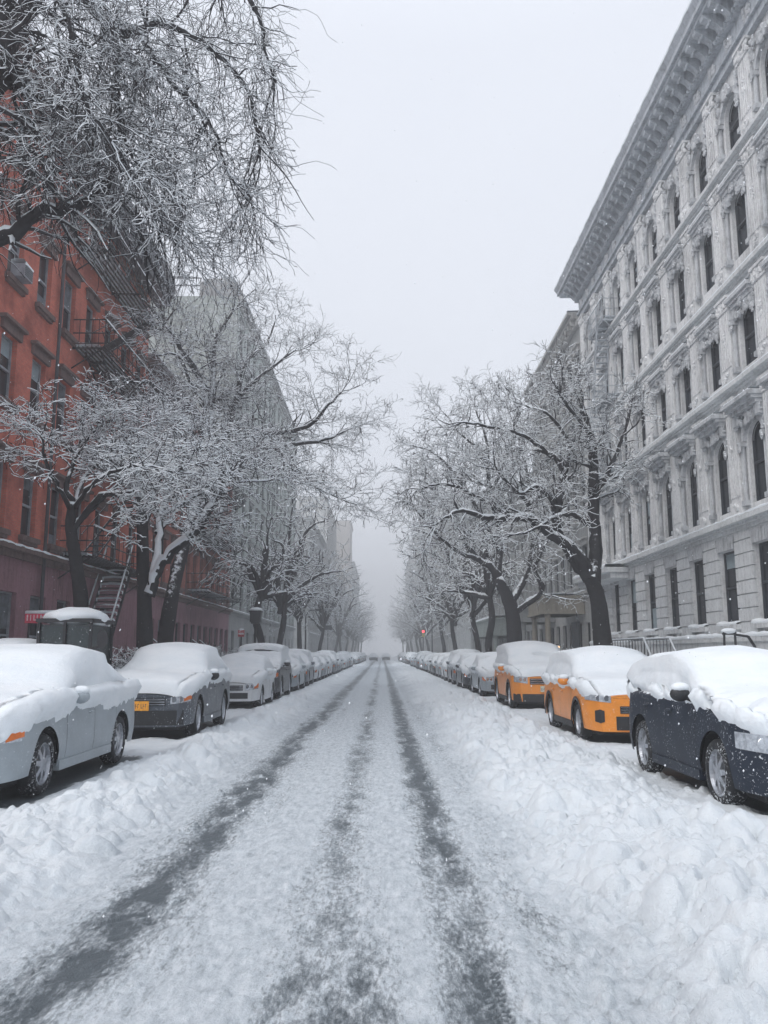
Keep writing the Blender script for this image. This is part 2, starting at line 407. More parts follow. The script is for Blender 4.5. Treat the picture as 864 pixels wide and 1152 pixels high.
def wall_with_openings(fb, A0, A1, Z0, Z1, ops, rec, depth):
    """front skin with real openings, reveals and a solid core"""
    A = sorted({A0, A1} | {v for o in ops for v in o[:2]}); Z = sorted({Z0, Z1} | {v for o in ops for v in o[2:4]})
    for i in range(len(A)-1):
        j = 0
        while j < len(Z)-1:
            ca = (A[i]+A[i+1])/2; cz = (Z[j]+Z[j+1])/2
            if any(o[0] < ca < o[1] and o[2] < cz < o[3] for o in ops): j += 1; continue
            j2 = j+1
            while j2 < len(Z)-1 and not any(o[0] < ca < o[1] and o[2] < (Z[j2]+Z[j2+1])/2 < o[3] for o in ops): j2 += 1
            fb.fquad([(A[i], 0, Z[j]), (A[i+1], 0, Z[j]), (A[i+1], 0, Z[j2]), (A[i], 0, Z[j2])]); j = j2
    for (a0, a1, z0, z1, rise) in ops:
        if rise:
            P = arch_pts(a0, a1, z0, z1, rise)
            for (p, q) in zip(P[:-1], P[1:]):
                fb.fquad([(p[0], 0, p[1]), (q[0], 0, q[1]), (q[0], 0, z1), (p[0], 0, z1)])
                fb.fquad([(p[0], 0, p[1]), (q[0], 0, q[1]), (q[0], -rec, q[1]), (p[0], -rec, p[1])])
        else: fb.fquad([(a0, 0, z1), (a1, 0, z1), (a1, -rec, z1), (a0, -rec, z1)])
        fb.fquad([(a0, 0, z0), (a1, 0, z0), (a1, -rec, z0), (a0, -rec, z0)])
        zt = z1-rise
        for a in (a0, a1): fb.fquad([(a, 0, z0), (a, -rec, z0), (a, -rec, zt), (a, 0, zt)])
    fb.fbox(A0, A1, -depth, -rec-.06, Z0, Z1)
    fb.fquad([(A0, 0, Z1), (A1, 0, Z1), (A1, -rec-.1, Z1), (A0, -rec-.1, Z1)])
    for a in (A0, A1): fb.fquad([(a, 0, Z0), (a, -rec-.1, Z0), (a, -rec-.1, Z1), (a, 0, Z1)])

def make_window(side, X, op, rec, parent, fmat, cache, arch=True, glass=GLASS):
    """window = glass pane with its frame as a child"""
    a0, a1, z0, z1, rise = op; key = (round(a1-a0, 3), round(z1-z0, 3), rise, side, fmat.name, glass.name)
    c = (a0+a1)/2
    if key not in cache:
        hw = (a1-a0)/2; h = z1-z0
        g = FB(side, 0)
        P = [(-hw, 0), (hw, 0)]+([(x, z) for x, z in reversed(arch_pts(-hw, hw, 0, h, rise))] if rise else [(hw, h), (-hw, h)])
        g.poly([g.w(x, -rec+.01, z) for x, z in P])
        f = FB(side, 0); t = .055
        b0, b1 = -rec+.012, -rec+.07
        f.fbox(-hw, -hw+t, b0, b1, 0, h-rise); f.fbox(hw-t, hw, b0, b1, 0, h-rise)
        f.fbox(-hw+t, hw-t, b0, b1, 0, t); f.fbox(-hw+t, hw-t, b0, b1+.02, h*.5-t*.6, h*.5+t*.6)
        if rise:
            Q = arch_pts(-hw, hw, 0, h, rise)
            for p, q in zip(Q[:-1], Q[1:]):
                s = lambda u: (u[0]*.88, (u[1]-(h-rise))*.88+h-rise)
                p2, q2 = s(p), s(q)
                f.fquad([(p[0], b1, p[1]), (q[0], b1, q[1]), (q2[0], b1, q2[1]), (p2[0], b1, p2[1])])
        else: f.fbox(-hw+t, hw-t, b0, b1, h-t, h)
        gw = g.build('window', glass, parent); fw = f.build('frame', fmat, gw)
        cache[key] = (gw, fw); o, of = gw, fw
    else:
        o = share(cache[key][0], 'window', parent); of = share(cache[key][1], 'frame', o)
    o.location = (side*X, c, z0)
    if c < 62: blind(o, side, (a1-a0)/2, z1-z0, rise, rec, .7 if side < 0 else .35)
    return o

WC = {}
WR = random.Random(41); BLIND = [plain('pale_blind', (.26, .32, .35, 1), .8, var=.2, scale=3), plain('grey_curtain', (.11, .13, .15, 1), .9, var=.4, scale=5)]
def blind(o, side, hw, h, rise, rec, p):
    if WR.random() > p: return
    up = WR.random() < .65; k = WR.uniform(.18, .5)*h; z0, z1 = (h*.5-.06-k*.0-0, h-rise-.06) if up else (.06, k)
    if up: z0 = max(h-rise-.06-k, .1)
    g = FB(side, 0); n = 5
    for i in range(n):
        a0 = -hw+.06+(2*hw-.12)*i/n; a1 = -hw+.06+(2*hw-.12)*(i+1)/n; g.fquad([(a0, -rec+.013, z0), (a1, -rec+.016, z0), (a1, -rec+.016, z1), (a0, -rec+.013, z1)])
    g.build('blind', WR.choice(BLIND), o)
def ornament(name_seed, fb, a0, a1, b, z0, z1, n, mi=0, size=.09):
    rr = random.Random(name_seed)
    for i in range(n):
        a = rr.uniform(a0, a1); z = rr.uniform(z0, z1); s = rr.uniform(.5, 1)*size
        x, y, zz = fb.w(a, b, z); fb.lump((x, y, zz), s*.6, s, s*rr.uniform(.7, 1.5), rr.random(), 7, 4, mi, .7)

def snow_ledge(fb, a0, a1, b0, b1, z, t=.07, step=.25):
    """uneven strip of snow lying on a ledge"""
    n = max(2, int((a1-a0)/step)); As = np.linspace(a0, a1, n+1); P = np.zeros((n+1, 6, 3))
    for i, a in enumerate(As):
        k = t*(.7+.9*random.random()); e = .03*random.random()
        for j, (b, zz) in enumerate([(b0, z-.004), (b0, z+k*.8), (b0*.6+b1*.4, z+k), (b1-.04, z+k*.85), (b1+e, z+k*.3), (b1+e-.02, z-.03)]):
            P[i, j] = fb.w(a, b, zz)
    fb.grid(P)

# ---- the big white carved building, right -------------------------------------------------
def white_building():
    s = 1; A0, A1 = 12.3, 44.0
    t = thing('carved_stone_building', 'long grey-white five-storey stone building with carved arched windows and a heavy bracketed cornice', 'building', (11, 28, 0))
    bays = [42.3-2.6*i for i in range(12)]
    t.location = (0, 0, 0)
    ops = []; fl = {'g': (2.55, 4.85, 0), '2': (6.05, 8.45, .5), '3': (10.2, 12.1, .28), '4': (13.7, 15.85, .3), '5': (17.3, 18.95, .5)}
    gb = [b for b in bays]
    for b in bays:
        for k, (z0, z1, rise) in fl.items():
            hw = .58 if k != 'g' else .66
            ops.append((b-hw, b+hw, z0, z1, rise))
    w = FB(s); wall_with_openings(w, A0, A1, 0, 20.6, ops, .2, 14)
    w.build('wall', WSTONE, t)
    for o in ops: make_window(s, 11, o, .2, t, FRAME, WC)
    # rusticated courses of the ground storey, broken at the windows
    r = FB(s); z = 2.2
    while z < 5.2:
        z1 = z+.37
        edges = [A0]
        for b in sorted(bays):
            if z < 4.85: edges += [b-.66, b+.66]
        edges.append(A1)
        for i in range(0, len(edges)-1, 2):
            if edges[i+1]-edges[i] > .02: r.fbox(edges[i]+.0, edges[i+1], .0, .07, z, z1)
        z += .41
    r.build('rusticated_courses', WSTONE_G, t)
    # voussoirs
    vm = None
    for b in bays:
        if vm is None:
            v = FB(s, 0)
            for i in range(7):
                c = -.66+1.32*(i+.5)/7; l = .085*(1+.0*i)
                v.poly([v.w(c-l*.9, .10, 0), v.w(c+l*.9, .10, 0), v.w(c+l*1.0+(c*.16), .10, .42), v.w(c-l*1.0+(c*.16), .10, .42)])
                v.fbox(c-l*.85, c+l*.85, .03, .099, 0.002, .41)
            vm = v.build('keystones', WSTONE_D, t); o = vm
        else: o = share(vm, 'keystones', t)
        o.location = (11, b, 4.86)
    # plinth, sills
    p = FB(s); p.fbox(A0, A1, .0, .22, 0, 2.0); p.fbox(A0, A1, .0, .30, 2.0, 2.16); p.build('plinth', WSTONE_G, t)
    q = FB(s); snow_ledge(q, A0, A1, .08, .31, 2.162, .09); q.build('snow', SNOW, t, True)
    sm = None
    for b in bays:
        if sm is None:
            v = FB(s, 0); v.fbox(-.8, .8, .0, .2, 0, .16); v.fbox(-.7, -.5, .0, .16, -.18, 0); v.fbox(.5, .7, .0, .16, -.18, 0)
            sm = v.build('sill', WSTONE_G, t); o = sm
            sv = FB(s, 0); snow_ledge(sv, -.8, .8, -.15, .2, .16, .09, .2); ss = sv.build('snow', SNOW, sm, True)
        else: o = share(sm, 'sill', t); share(ss, 'snow', o)
        o.location = (11, b, 2.37)
    # string cornices between the storeys
    for z, big in ((5.35, 1), (9.45, 1.1), (12.75, .8), (16.5, .9)):
        c = FB(s); d = .3*big
        c.fbox(A0, A1+.2, .0, d*.4, z, z+.12); c.fbox(A0, A1+.3, .0, d*.75, z+.12, z+.2); c.fbox(A0, A1+.4, .0, d*1.25, z+.2, z+.33); c.fbox(A0, A1+.32, .0, d*.9, z+.33, z+.42)
        c.build('string_course', WSTONE_G, t)
        sn = FB(s); snow_ledge(sn, A0, A1+.3, .0, d*.9, z+.42, .05); sn.build('snow', SNOW, t, True)
    # piers between bays on the four upper storeys: one mesh per storey kind, shared
    storeys = ((5.8, 9.44), (9.9, 12.74), (13.2, 16.48), (16.95, 19.75))
    for k, (z0, z1) in enumerate(storeys):
        h = z1-z0; v = FB(s, 0); hw = .40
        v.fbox(-hw, hw, 0, .20, 0, .42); v.fbox(-hw+.03, hw-.03, 0, .155, .42, h-.45)                   # pedestal, shaft
        for i in range(5):
            c = -.28+.14*i; v.fbox(c-.045, c+.045, .155, .19, .55, h-.52)
        v.fbox(-hw-.02, hw+.02, 0, .21, h-.45, h-.38); v.fbox(-hw-.05, hw+.05, 0, .27, h-.09, h)
        ornament(k, v, -hw, hw, .2, h-.36, h-.12, 26, 0, .1); ornament(k+9, v, -.2, .2, .21, .12, .34, 8, 0, .1)
        ornament(k+19, v, -.1, .1, .19, h*.45, h*.6, 8, 0, .08)
        pm = v.build('pier', WSTONE, t); first = True
        for b in [A1-.42]+[x-1.3 for x in bays[:-1]]:
            o = pm if first else share(pm, 'pier', t); first = False
            o.location = (11, b, z0)
    # window surrounds: colonnettes, archivolt, carving, hood
    for k, key in enumerate('2345'):
        z0, z1, rise = fl[key]; top = storeys[k][1]; v = FB(s, 0); h = z1-z0
        for q in (-1, 1):
            c = q*.76; x, y, _ = v.w(c, .09, 0)
            v.tube([(x, y, 0), (x, y, h-rise-.15)], [.075, .065], 8); v.fbox(c-.11, c+.11, 0, .19, -.05, .1); v.fbox(c-.11, c+.11, 0, .2, h-rise-.15, h-rise-.02)
            ornament(k+30+q, v, c-.1, c+.1, .2, h-rise-.3, h-rise, 9, 0, .075)
            ornament(k+50+q, v, c-.12, c+.12, .12, h-rise+.05, top-z0-.2, 16, 0, .11)
        P = arch_pts(-.64, .64, 0, h+.02, rise+.02, 10); Q = arch_pts(-.84, .84, 0, h+.2, rise+.16, 10)
        for i in range(10):
            for (b0, zz) in ((.12, 0),):
                v.fquad([(P[i][0], b0, P[i][1]), (P[i+1][0], b0, P[i+1][1]), (Q[i+1][0], b0, Q[i+1][1]), (Q[i][0], b0, Q[i][1])])
                v.fquad([(P[i][0], 0, P[i][1]), (P[i+1][0], 0, P[i+1][1]), (P[i+1][0], b0, P[i+1][1]), (P[i][0], b0, P[i][1])])
                v.fquad([(Q[i][0], 0, Q[i][1]), (Q[i+1][0], 0, Q[i+1][1]), (Q[i+1][0], b0, Q[i+1][1]), (Q[i][0], b0, Q[i][1])])
        ornament(k+70, v, -.3, .3, .16, h+.05, min(h+.4, top-z0-.1), 24, 0, .12)
        ornament(k+71, v, -.12, .12, .2, h-.05, h+.25, 8, 0, .12)
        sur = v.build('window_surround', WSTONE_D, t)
        for i, b in enumerate(bays):
            o = sur if i == 0 else share(sur, 'window_surround', t); o.location = (11, b, z0)
    # projecting hoods over second-storey windows, smaller above
    for (zh, d, hw) in ((9.02, .62, .98), (12.42, .34, .8), (16.18, .34, .82)):
        v = FB(s, 0)
        v.fbox(-hw+.1, hw-.1, 0, d*.6, -.28, -.16); v.fbox(-hw+.05, hw-.05, 0, d*.8, -.16, -.06); v.fbox(-hw, hw, 0, d, -.06, .05); v.fbox(-hw+.08, hw-.08, 0, d*.85, .05, .11)
        for q in (-1, 1): v.fbox(q*(hw-.2)-.08, q*(hw-.2)+.08, .02, d*.5, -.6, -.28)
        ornament(int(zh), v, -hw+.15, hw-.15, d*.35, -.6, -.3, 26, 0, .13)
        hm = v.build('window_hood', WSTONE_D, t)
        sv = FB(s, 0); snow_ledge(sv, -hw+.08, hw-.08, .0, d*.85, .11, .05); hs = sv.build('snow', SNOW, hm, True)
        for i, b in enumerate(bays):
            if i: o = share(hm, 'window_hood', t); share(hs, 'snow', o)
            else: o = hm
            o.location = (11, b, zh)
    # entablature
    c = FB(s)
    c.fbox(A0, A1+.12, 0, .18, 19.75, 20.0); c.fbox(A0, A1+.18, 0, .28, 20.0, 20.12); c.fbox(A0, A1+.14, 0, .22, 20.12, 20.22)
    c.fbox(A0, A1+.1, 0, .16, 20.22, 20.78); c.fbox(A0, A1+.2, 0, .36, 20.78, 20.9); c.fbox(A0, A1+.25, 0, .3, 20.9, 21.5)
    a = A0+.1
    while a < A1:
        c.fbox(a, a+.1, .36, .44, 20.8, 20.9); a += .2
    c.build('frieze', CORN, t)
    c = FB(s); c.fbox(A0, A1+1.0, 0, 1.0, 21.42, 21.55); c.fbox(A0, A1+1.1, 0, 1.12, 21.55, 21.72)
    c.poly([c.w(A0, 1.12, 21.72), c.w(A1+1.1, 1.12, 21.72), c.w(A1+1.2, 1.24, 21.92), c.w(A0, 1.24, 21.92)])
    c.fbox(A0, A1+1.2, 0, 1.238, 21.921, 22.0); c.build('cornice', CORN, t)
    c = FB(s); snow_ledge(c, A0, A1+1.2, -.5, 1.25, 22.0, .1); c.build('snow', SNOW, t, True)
    v = FB(s, 0)
    pr = [(.3, 0), (.42, 0), (.5, .12), (.72, .28), (.95, .36), (.98, .5), (.3, .5)]
    for a in (-.13, .13): v.poly([v.w(a, b, z) for b, z in pr])
    for (p, q) in zip(pr, pr[1:]+pr[:1]): v.quad(v.w(-.13, *p), v.w(.13, *p), v.w(.13, *q), v.w(-.13, *q))
    ornament(4, v, -.12, .12, .75, .22, .3, 6, 0, .09)
    br = v.build('bracket', CORN, t)
    n = int((A1-A0)/.66)
    for i in range(n+1):
        o = br if i == 0 else share(br, 'bracket', t); o.location = (11, A1+.1-.66*i, 20.92)
    for i in range(0, n, 2):
        if i == 0:
            v = FB(s, 0); ornament(88, v, -.22, .22, .18, .1, .42, 12, 0, .12); fo = v.build('carved_panel', WSTONE_D, t); o = fo
        else: o = share(fo, 'carved_panel', t)
        o.location = (11, A1-.6-.66*i, 20.22)
    c = FB(s); c.fbox(A0, A1, -13.9, -.5, 20.6, 21.9); c.build('roof', WSTONE_G, t)
    # entrance balcony near the far end
    c = FB(s); c.fbox(37.2, 43.6, 0, 1.15, 5.2, 5.42); c.fbox(37.3, 43.5, 0, .9, 4.95, 5.2); c.build('balcony', WSTONE_G, t)
    c = FB(s); snow_ledge(c, 37.2, 43.6, .05, 1.17, 5.42, .13); c.build('snow', SNOW, t, True)
    return t
white_building()

# ---- iron fire escapes (things of their own, bolted to a wall) -----------------------------
def fire_escape(label, s, X, a0, a1, levels, depth=1.15, stair=True, drop=None, rail=1.0, bars=16, IRON=IRON):
    t = thing('fire_escape', label, 'fire escape', group='iron fire escapes on the fronts')
    for li, z in enumerate(levels):
        v = FB(s, X); 
        for i in range(8):
            b = .05+i*(depth-.05)/7; v.fbox(a0, a1, b-.02, b+.035, z-.03, z)
        v.fbox(a0, a0+.06, 0, depth, z-.09, z-.031); v.fbox(a1-.06, a1, 0, depth, z-.09, z-.031); v.fbox((a0+a1)/2-.03, (a0+a1)/2+.03, 0, depth, z-.09, z-.031)
        for a in (a0+.03, a1-.03): v.bar(v.w(a, .0, z-.8), v.w(a, depth-.1, z-.08), .025)
        v.build('platform', IRON, t)
        v = FB(s, X)
        for zz in (z+.12, z+rail*.5, z+rail):
            v.bar(v.w(a0, depth, zz), v.w(a1, depth, zz), .022)
            for a in (a0, a1): v.bar(v.w(a, 0, zz), v.w(a, depth, zz), .022)
        for i in range(bars+1):
            a = a0+(a1-a0)*i/bars; v.bar(v.w(a, depth, z-.02), v.w(a, depth, z+rail), .012 if i % 4 else .02, 4)
        for i in range(1, 5):
            for a in (a0, a1): v.bar(v.w(a, depth*i/5, z), v.w(a, depth*i/5, z+rail), .012, 4)
        v.build('railing', IRON, t)
        sn = FB(s, X)
        snow_ledge(sn, a0, a1, depth-.03, depth+.02, z+rail+.015, .045); snow_ledge(sn, a0, a1, .06, depth*.85, z+.002, .09)
        sn.build('snow', SNOW, t, True)
        if stair and li+1 < len(levels):
            z2 = levels[li+1]; v = FB(s, X); b0 = .55 if li % 2 else .75
            al, ah = (a0+.7, a1-.6) if li % 2 == 0 else (a1-.7, a0+.6)
            for b in (b0-.28, b0+.28): v.bar(v.w(al, b, z), v.w(ah, b, z2), .035); v.bar(v.w(al, b, z+.8), v.w(ah, b, z2+.8), .018)
            n = int((z2-z)/.24)
            for i in range(1, n):
                k = i/n; a = al+(ah-al)*k; zz = z+(z2-z)*k; v.fbox(a-.1, a+.1, b0-.27, b0+.27, zz-.015, zz+.015)
            v.build('stair', IRON, t)
    if drop is not None:
        v = FB(s, X); z = levels[0]; al, ah = drop; b0 = .62; v2 = FB(s, X)
        for b in (b0-.5, b0+.5): v.bar(v.w(ah, b, z), v.w(al, b, .3), .045); v.bar(v.w(ah, b, z+.85), v.w(al, b, 1.15), .03)
        n = 17
        for i in range(1, n):
            k = i/n; a = ah+(al-ah)*k; zz = z+(.3-z)*k; v.fbox(a-.11, a+.11, b0-.48, b0+.48, zz-.02, zz+.01); snow_ledge(v2, a-.1, a+.1, b0-.46, b0+.46, zz+.011, .13, .1)
        for b in (b0-.5, b0+.5):
            for i in range(12):
                k = i/12; a = ah+(al-ah)*k; zz = z+(.3-z)*k+.9; p = v2.w(a, b, zz-.0); k2 = (i+1)/12; v2.bar(p, v2.w(ah+(al-ah)*k2, b, z+(.3-z)*k2+.9), .035, 5)
        v.build('ladder', IRON, t); v2.build('snow', SNOW, t, True)
    return t

# ---- row houses and blocks ---------------------------------------------------------------
def block(name, label, s, A0, A1, Hh, floors, nb, wallm, win=(.55, 1.9), z0=4.9, fh=None, ground=True, groundm=None, trim=None, depth=14, corn=.5,
          X=11., rec=.22, gops=None, arch=0, fm=FRAME, hood=True, ghw=.55, snowtop=True):
    t = thing(name, label, 'building')
    groundm = groundm or wallm; trim = trim or groundm
    fh = fh or (Hh-z0-.8)/floors; sp = (A1-A0)/nb; ops = []; up = []
    for i in range(nb):
        c = A0+sp*(i+.5)
        for f in range(floors):
            zz = z0+f*fh+.25; up.append((c-win[0], c+win[0], zz, zz+win[1], arch))
    if gops is None: gops = [(A0+sp*(i+.5)-ghw, A0+sp*(i+.5)+ghw, 1.2, 3.3, 0) for i in range(nb)]
    w = FB(s, X); wall_with_openings(w, A0, A1, z0-.15, Hh, up, rec, depth); w.build('wall', wallm, t)
    g = FB(s, X); wall_with_openings(g, A0, A1, 0, z0-.15, gops, rec, depth); g.build('ground_storey', groundm, t)
    for o in up+gops: make_window(s, X, o, rec, t, fm, WC)
    if hood:
        l = w1 = None
        for (a0, a1, zz0, zz1, _) in up:
            c = (a0+a1)/2
            if l is None:
                v = FB(s, 0); v.fbox(-win[0]-.15, win[0]+.15, 0, .1, .01, .3); v.fbox(-win[0]-.24, win[0]+.24, 0, .22, .3, .4)
                l = v.build('lintel', trim, t); o = l
                v = FB(s, 0); v.fbox(-win[0]-.14, win[0]+.14, .0, .16, -.16, -.004); v.fbox(-win[0]-.08, win[0]+.08, 0, .1, -.26, -.16); w1 = v.build('sill', trim, t); o2 = w1
            else: o = share(l, 'lintel', t); o2 = share(w1, 'sill', t)
            o.location = (s*X, c, zz1); o2.location = (s*X, c, zz0)
    c = FB(s, X)
    c.fbox(A0, A1, 0, .12, z0-.5, z0-.3); c.fbox(A0, A1, 0, .28, z0-.3, z0-.15); c.build('string_course', trim, t)
    c = FB(s, X); snow_ledge(c, A0, A1, .02, .28, z0-.148, .05); c.build('snow', SNOW, t, True)
    if corn:
        c = FB(s, X); c.fbox(A0, A1, 0, corn*.3, Hh-.7, Hh-.35); c.fbox(A0, A1, 0, corn*.7, Hh-.35, Hh-.15); c.fbox(A0, A1, 0, corn, Hh-.15, Hh+.02)
        a = A0+.3
        while a < A1-.2: c.fbox(a, a+.14, corn*.3, corn*.68, Hh-.65, Hh-.35); a += .7
        c.build('cornice', trim, t)
        c = FB(s, X); snow_ledge(c, A0, A1, -.4, corn, Hh+.02, .1, .5); c.build('snow', SNOW, t, True)
    return t

# left side
gl = [(24.9-2.2*i-.6, 24.9-2.2*i+.6, .9, 3.45, 0) for i in range(-4, 5)]
red = block('red_brick_building', 'tall bright red brick tenement with brownstone lintels, nearest building on the left', -1, 14.0, 37.9, 19.2, 4, 11, BRICK,
      win=(.52, 2.0), z0=4.95, fh=3.72, groundm=PURPLE, trim=BROWN, corn=.8, gops=gl, fm=FRAME_P)
def ac_unit(s, a, z, label):
    v = FB(s, 11); v.fbox(a-.3, a+.3, .0, .42, z, z+.4)
    o = v.build('air_conditioner', FRAME_P); tag(o, label, 'air conditioner', 'window air conditioners')
    v = FB(s, 11); snow_ledge(v, a-.3, a+.3, 0, .42, z+.4, .1); v.build('snow', SNOW, o, True)
    g = FB(s, 11)
    for i in range(6): g.fbox(a-.27, a+.27, .42, .43, z+.05+i*.055, z+.075+i*.055)
    g.build('grille', FRAME, o)
spn = (37.9-14)/11
ac_unit(-1, 14+spn*4.5, 12.66, 'pale snow-topped air conditioner in a third-storey window of the red brick building')
pipe = MB(); pipe.tube([(-10.86, 14+spn*6, .3), (-10.86, 14+spn*6, 19)], [.06, .06], 8); tag(pipe.build('drainpipe', FRAME), 'dark drainpipe running up the red brick front', 'drainpipe')
block('red_brick_building', 'lower old red brick row with purple painted ground storey, beyond the fire escapes', -1, 37.9, 61, 15.4, 3, 13, BRICK2, win=(.42, 2.2), z0=4.9, groundm=PURPLE, trim=BROWN, corn=.5)
L3 = block('apartment_building', 'tall grey-green apartment block with rooftop parapet tower above the left trees', -1, 61, 106, 28.6, 7, 13, GREENB, win=(.7, 2.0), z0=4.9, groundm=GREYB, trim=GREYB, depth=22)
v = MB(); v.box(-14, -11.1, 61.05, 66, 28.6, 29.8); v.box(-13.7, -11.4, 61.4, 65.7, 29.8, 30.2); v.build('roof_tower', GREYB, L3)
v = MB()
for i in range(8): v.bar((-14-i*2.1, 61.3, 29), (-14-i*2.1, 61.3, 30.2), .05, 4)
for z in (29.6, 30.2): v.bar((-14, 61.3, z), (-30, 61.3, z), .05, 4)
v.build('roof_railing', FRAME, L3)
block('apartment_building', 'hazy grey block just past the crossing on the left', -1, 126, 157, 22, 5, 10, GREYB, win=(.8, 1.9), hood=False, depth=20)
L5 = block('apartment_building', 'pale ribbed apartment block in the haze on the left', -1, 157, 190, 31, 8, 9, PALEB, win=(.9, 1.8), hood=False, depth=20)
v = FB(-1)
for i in range(10): v.fbox(157.2+i*3.6, 157.7+i*3.6, 0, .6, 4.9, 30.5)
v.build('ribs', PALEB, L5)
block('apartment_building', 'low hazy block beyond the ribbed apartment block', -1, 190, 276, 19, 4, 16, GREYB, win=(1.2, 2.0), hood=False, depth=30)
block('apartment_building', 'flat-topped beige high-rise fading into the haze on the left', -1, 283, 306, 46, 11, 5, BEIGE, win=(1.2, 2.2), hood=False, depth=30)
block('apartment_building', 'stepped grey high-rise behind the ribbed block on the left', -1, 240, 262, 33, 9, 5, BEIGE, win=(1.2, 1.9), hood=False, depth=14, X=19, corn=0)
block('apartment_building', 'faint tower ending the left side of the street', -1, 318, 400, 36, 9, 8, GREYB, win=(1.8, 2.2), hood=False, depth=30)
# right side
R2 = block('stone_townhouse', 'grey stone house with balustraded portico next to the carved building', 1, 44.6, 60, 20.4, 4, 8, GREYB, win=(.55, 2.1), groundm=PALEB, trim=PALEB, z0=5.1, corn=.7)
block('brick_townhouse', 'grey-tan house with narrow windows behind the second right-hand tree', 1, 60, 84, 14.5, 3, 14, GREYB, win=(.38, 2.1), z0=4.9, corn=.6)
block('apartment_building', 'grey block before the crossing on the right', 1, 84, 106, 18, 4, 9, GREYB, win=(.6, 2.0), hood=False)
block('apartment_building', 'grey block past the crossing on the right', 1, 126, 200, 25, 6, 14, GREYB, win=(1, 1.9), hood=False, depth=20)
block('apartment_building', 'hazy tall block on the right beside the distant trees', 1, 204, 290, 40, 9, 9, GREYB, win=(1.6, 2.2), hood=False, depth=30)
block('apartment_building', 'faint tower ending the right side of the street', 1, 315, 400, 38, 8, 8, GREYB, win=(1.8, 2.2), hood=False, depth=30)
# porticos / canopies on the right side
def portico(label, a0, a1, z0, z1, d, m, door=True):
    t = thing('portico', label, 'portico', group='entrance porticos on the right')
    v = FB(1); v.fbox(a0, a1, .02, d, z0, z1); v.fbox(a0-.1, a1+.1, .02, d+.12, z1-.14, z1); v.fbox(a0-.06, a1+.06, .02, d+.07, z0, z0+.12); v.build('canopy', m, t)
    v = FB(1); snow_ledge(v, a0-.1, a1+.1, .05, d+.14, z1, .13); v.build('snow', SNOW, t, True)
    for a in (a0+.25, a1-.25):
        v = FB(1); x, y, _ = v.w(a, d-.3, 0); v.tube([(x, y, .1), (x, y, .5), (x, y, .55), (x, y, z0-.2), (x, y, z0)], [.24, .24, .17, .15, .22], 10); v.build('column', m, t, True)
    if door:
        v = FB(1); v.fbox((a0+a1)/2-.9, (a0+a1)/2+.9, .02, .08, .25, z0-.35); dd = v.build('door', FRAME, t)
        v = FB(1); v.bar(v.w((a0+a1)/2-.1, .12, 1.2), v.w((a0+a1)/2-.1, .12, 1.6), .02); v.build('handle', CHROME, dd)
portico('tan stone entrance portico with dark doors beside the carved building', 46.0, 50.5, 3.75, 4.75, 2.3, TANB)
portico('grey entrance portico, second after the carved building', 54.0, 58.5, 3.6, 4.5, 2.3, GREYB)
portico('green-grey panelled canopy with snow ridge in front of the narrow-windowed house', 66, 80, 3.0, 4.4, 2.5, GREENB)
lampm, nt_, b_, _, _ = mat('warm_lamp'); b_.inputs['Emission Color'].default_value = (1, .6, .3, 1); b_.inputs['Emission Strength'].default_value = 2
v = MB(); v.lump((9.55, 46.3, 1.95), .07, .07, .1, 3, 10, 6, 0, 0); lp = tag(v.build('lantern', lampm), 'small warm lit lantern glowing beside dark doors on the right', 'lantern')
v = MB(); v.bar((9.55, 46.3, .3), (9.55, 46.3, 1.8), .03); v.box(9.43, 9.67, 46.18, 46.42, 2.08, 2.14); v.build('stand', IRON, lp)

fire_escape('black iron fire escape with snowy drop ladder crowding the near red brick front', -1, 11, 28.6, 36.2, [4.95, 8.67, 12.39, 16.1], drop=(29.8, 33.2))
fire_escape('second black iron fire escape with hanging platform on the lower red row', -1, 11, 47.5, 57, [5.1, 8.5, 11.6], depth=1.4)
fire_escape('iron fire escape with snowy rails high on the carved white building', 1, 11, 37.3, 39.9, [9.98, 13.3, 17.05], depth=.75, bars=9, IRON=CORN)
# dark iron cornice/gutter hood over the end of the red building
v = FB(-1, 10.99); v.fbox(27.5, 37.8, .82, 1.15, 18.2, 19.15); v.fbox(27.5, 37.8, .3, 1.0, 17.8, 18.2)
o = v.build('roof_cornice', FRAME); o.parent = red

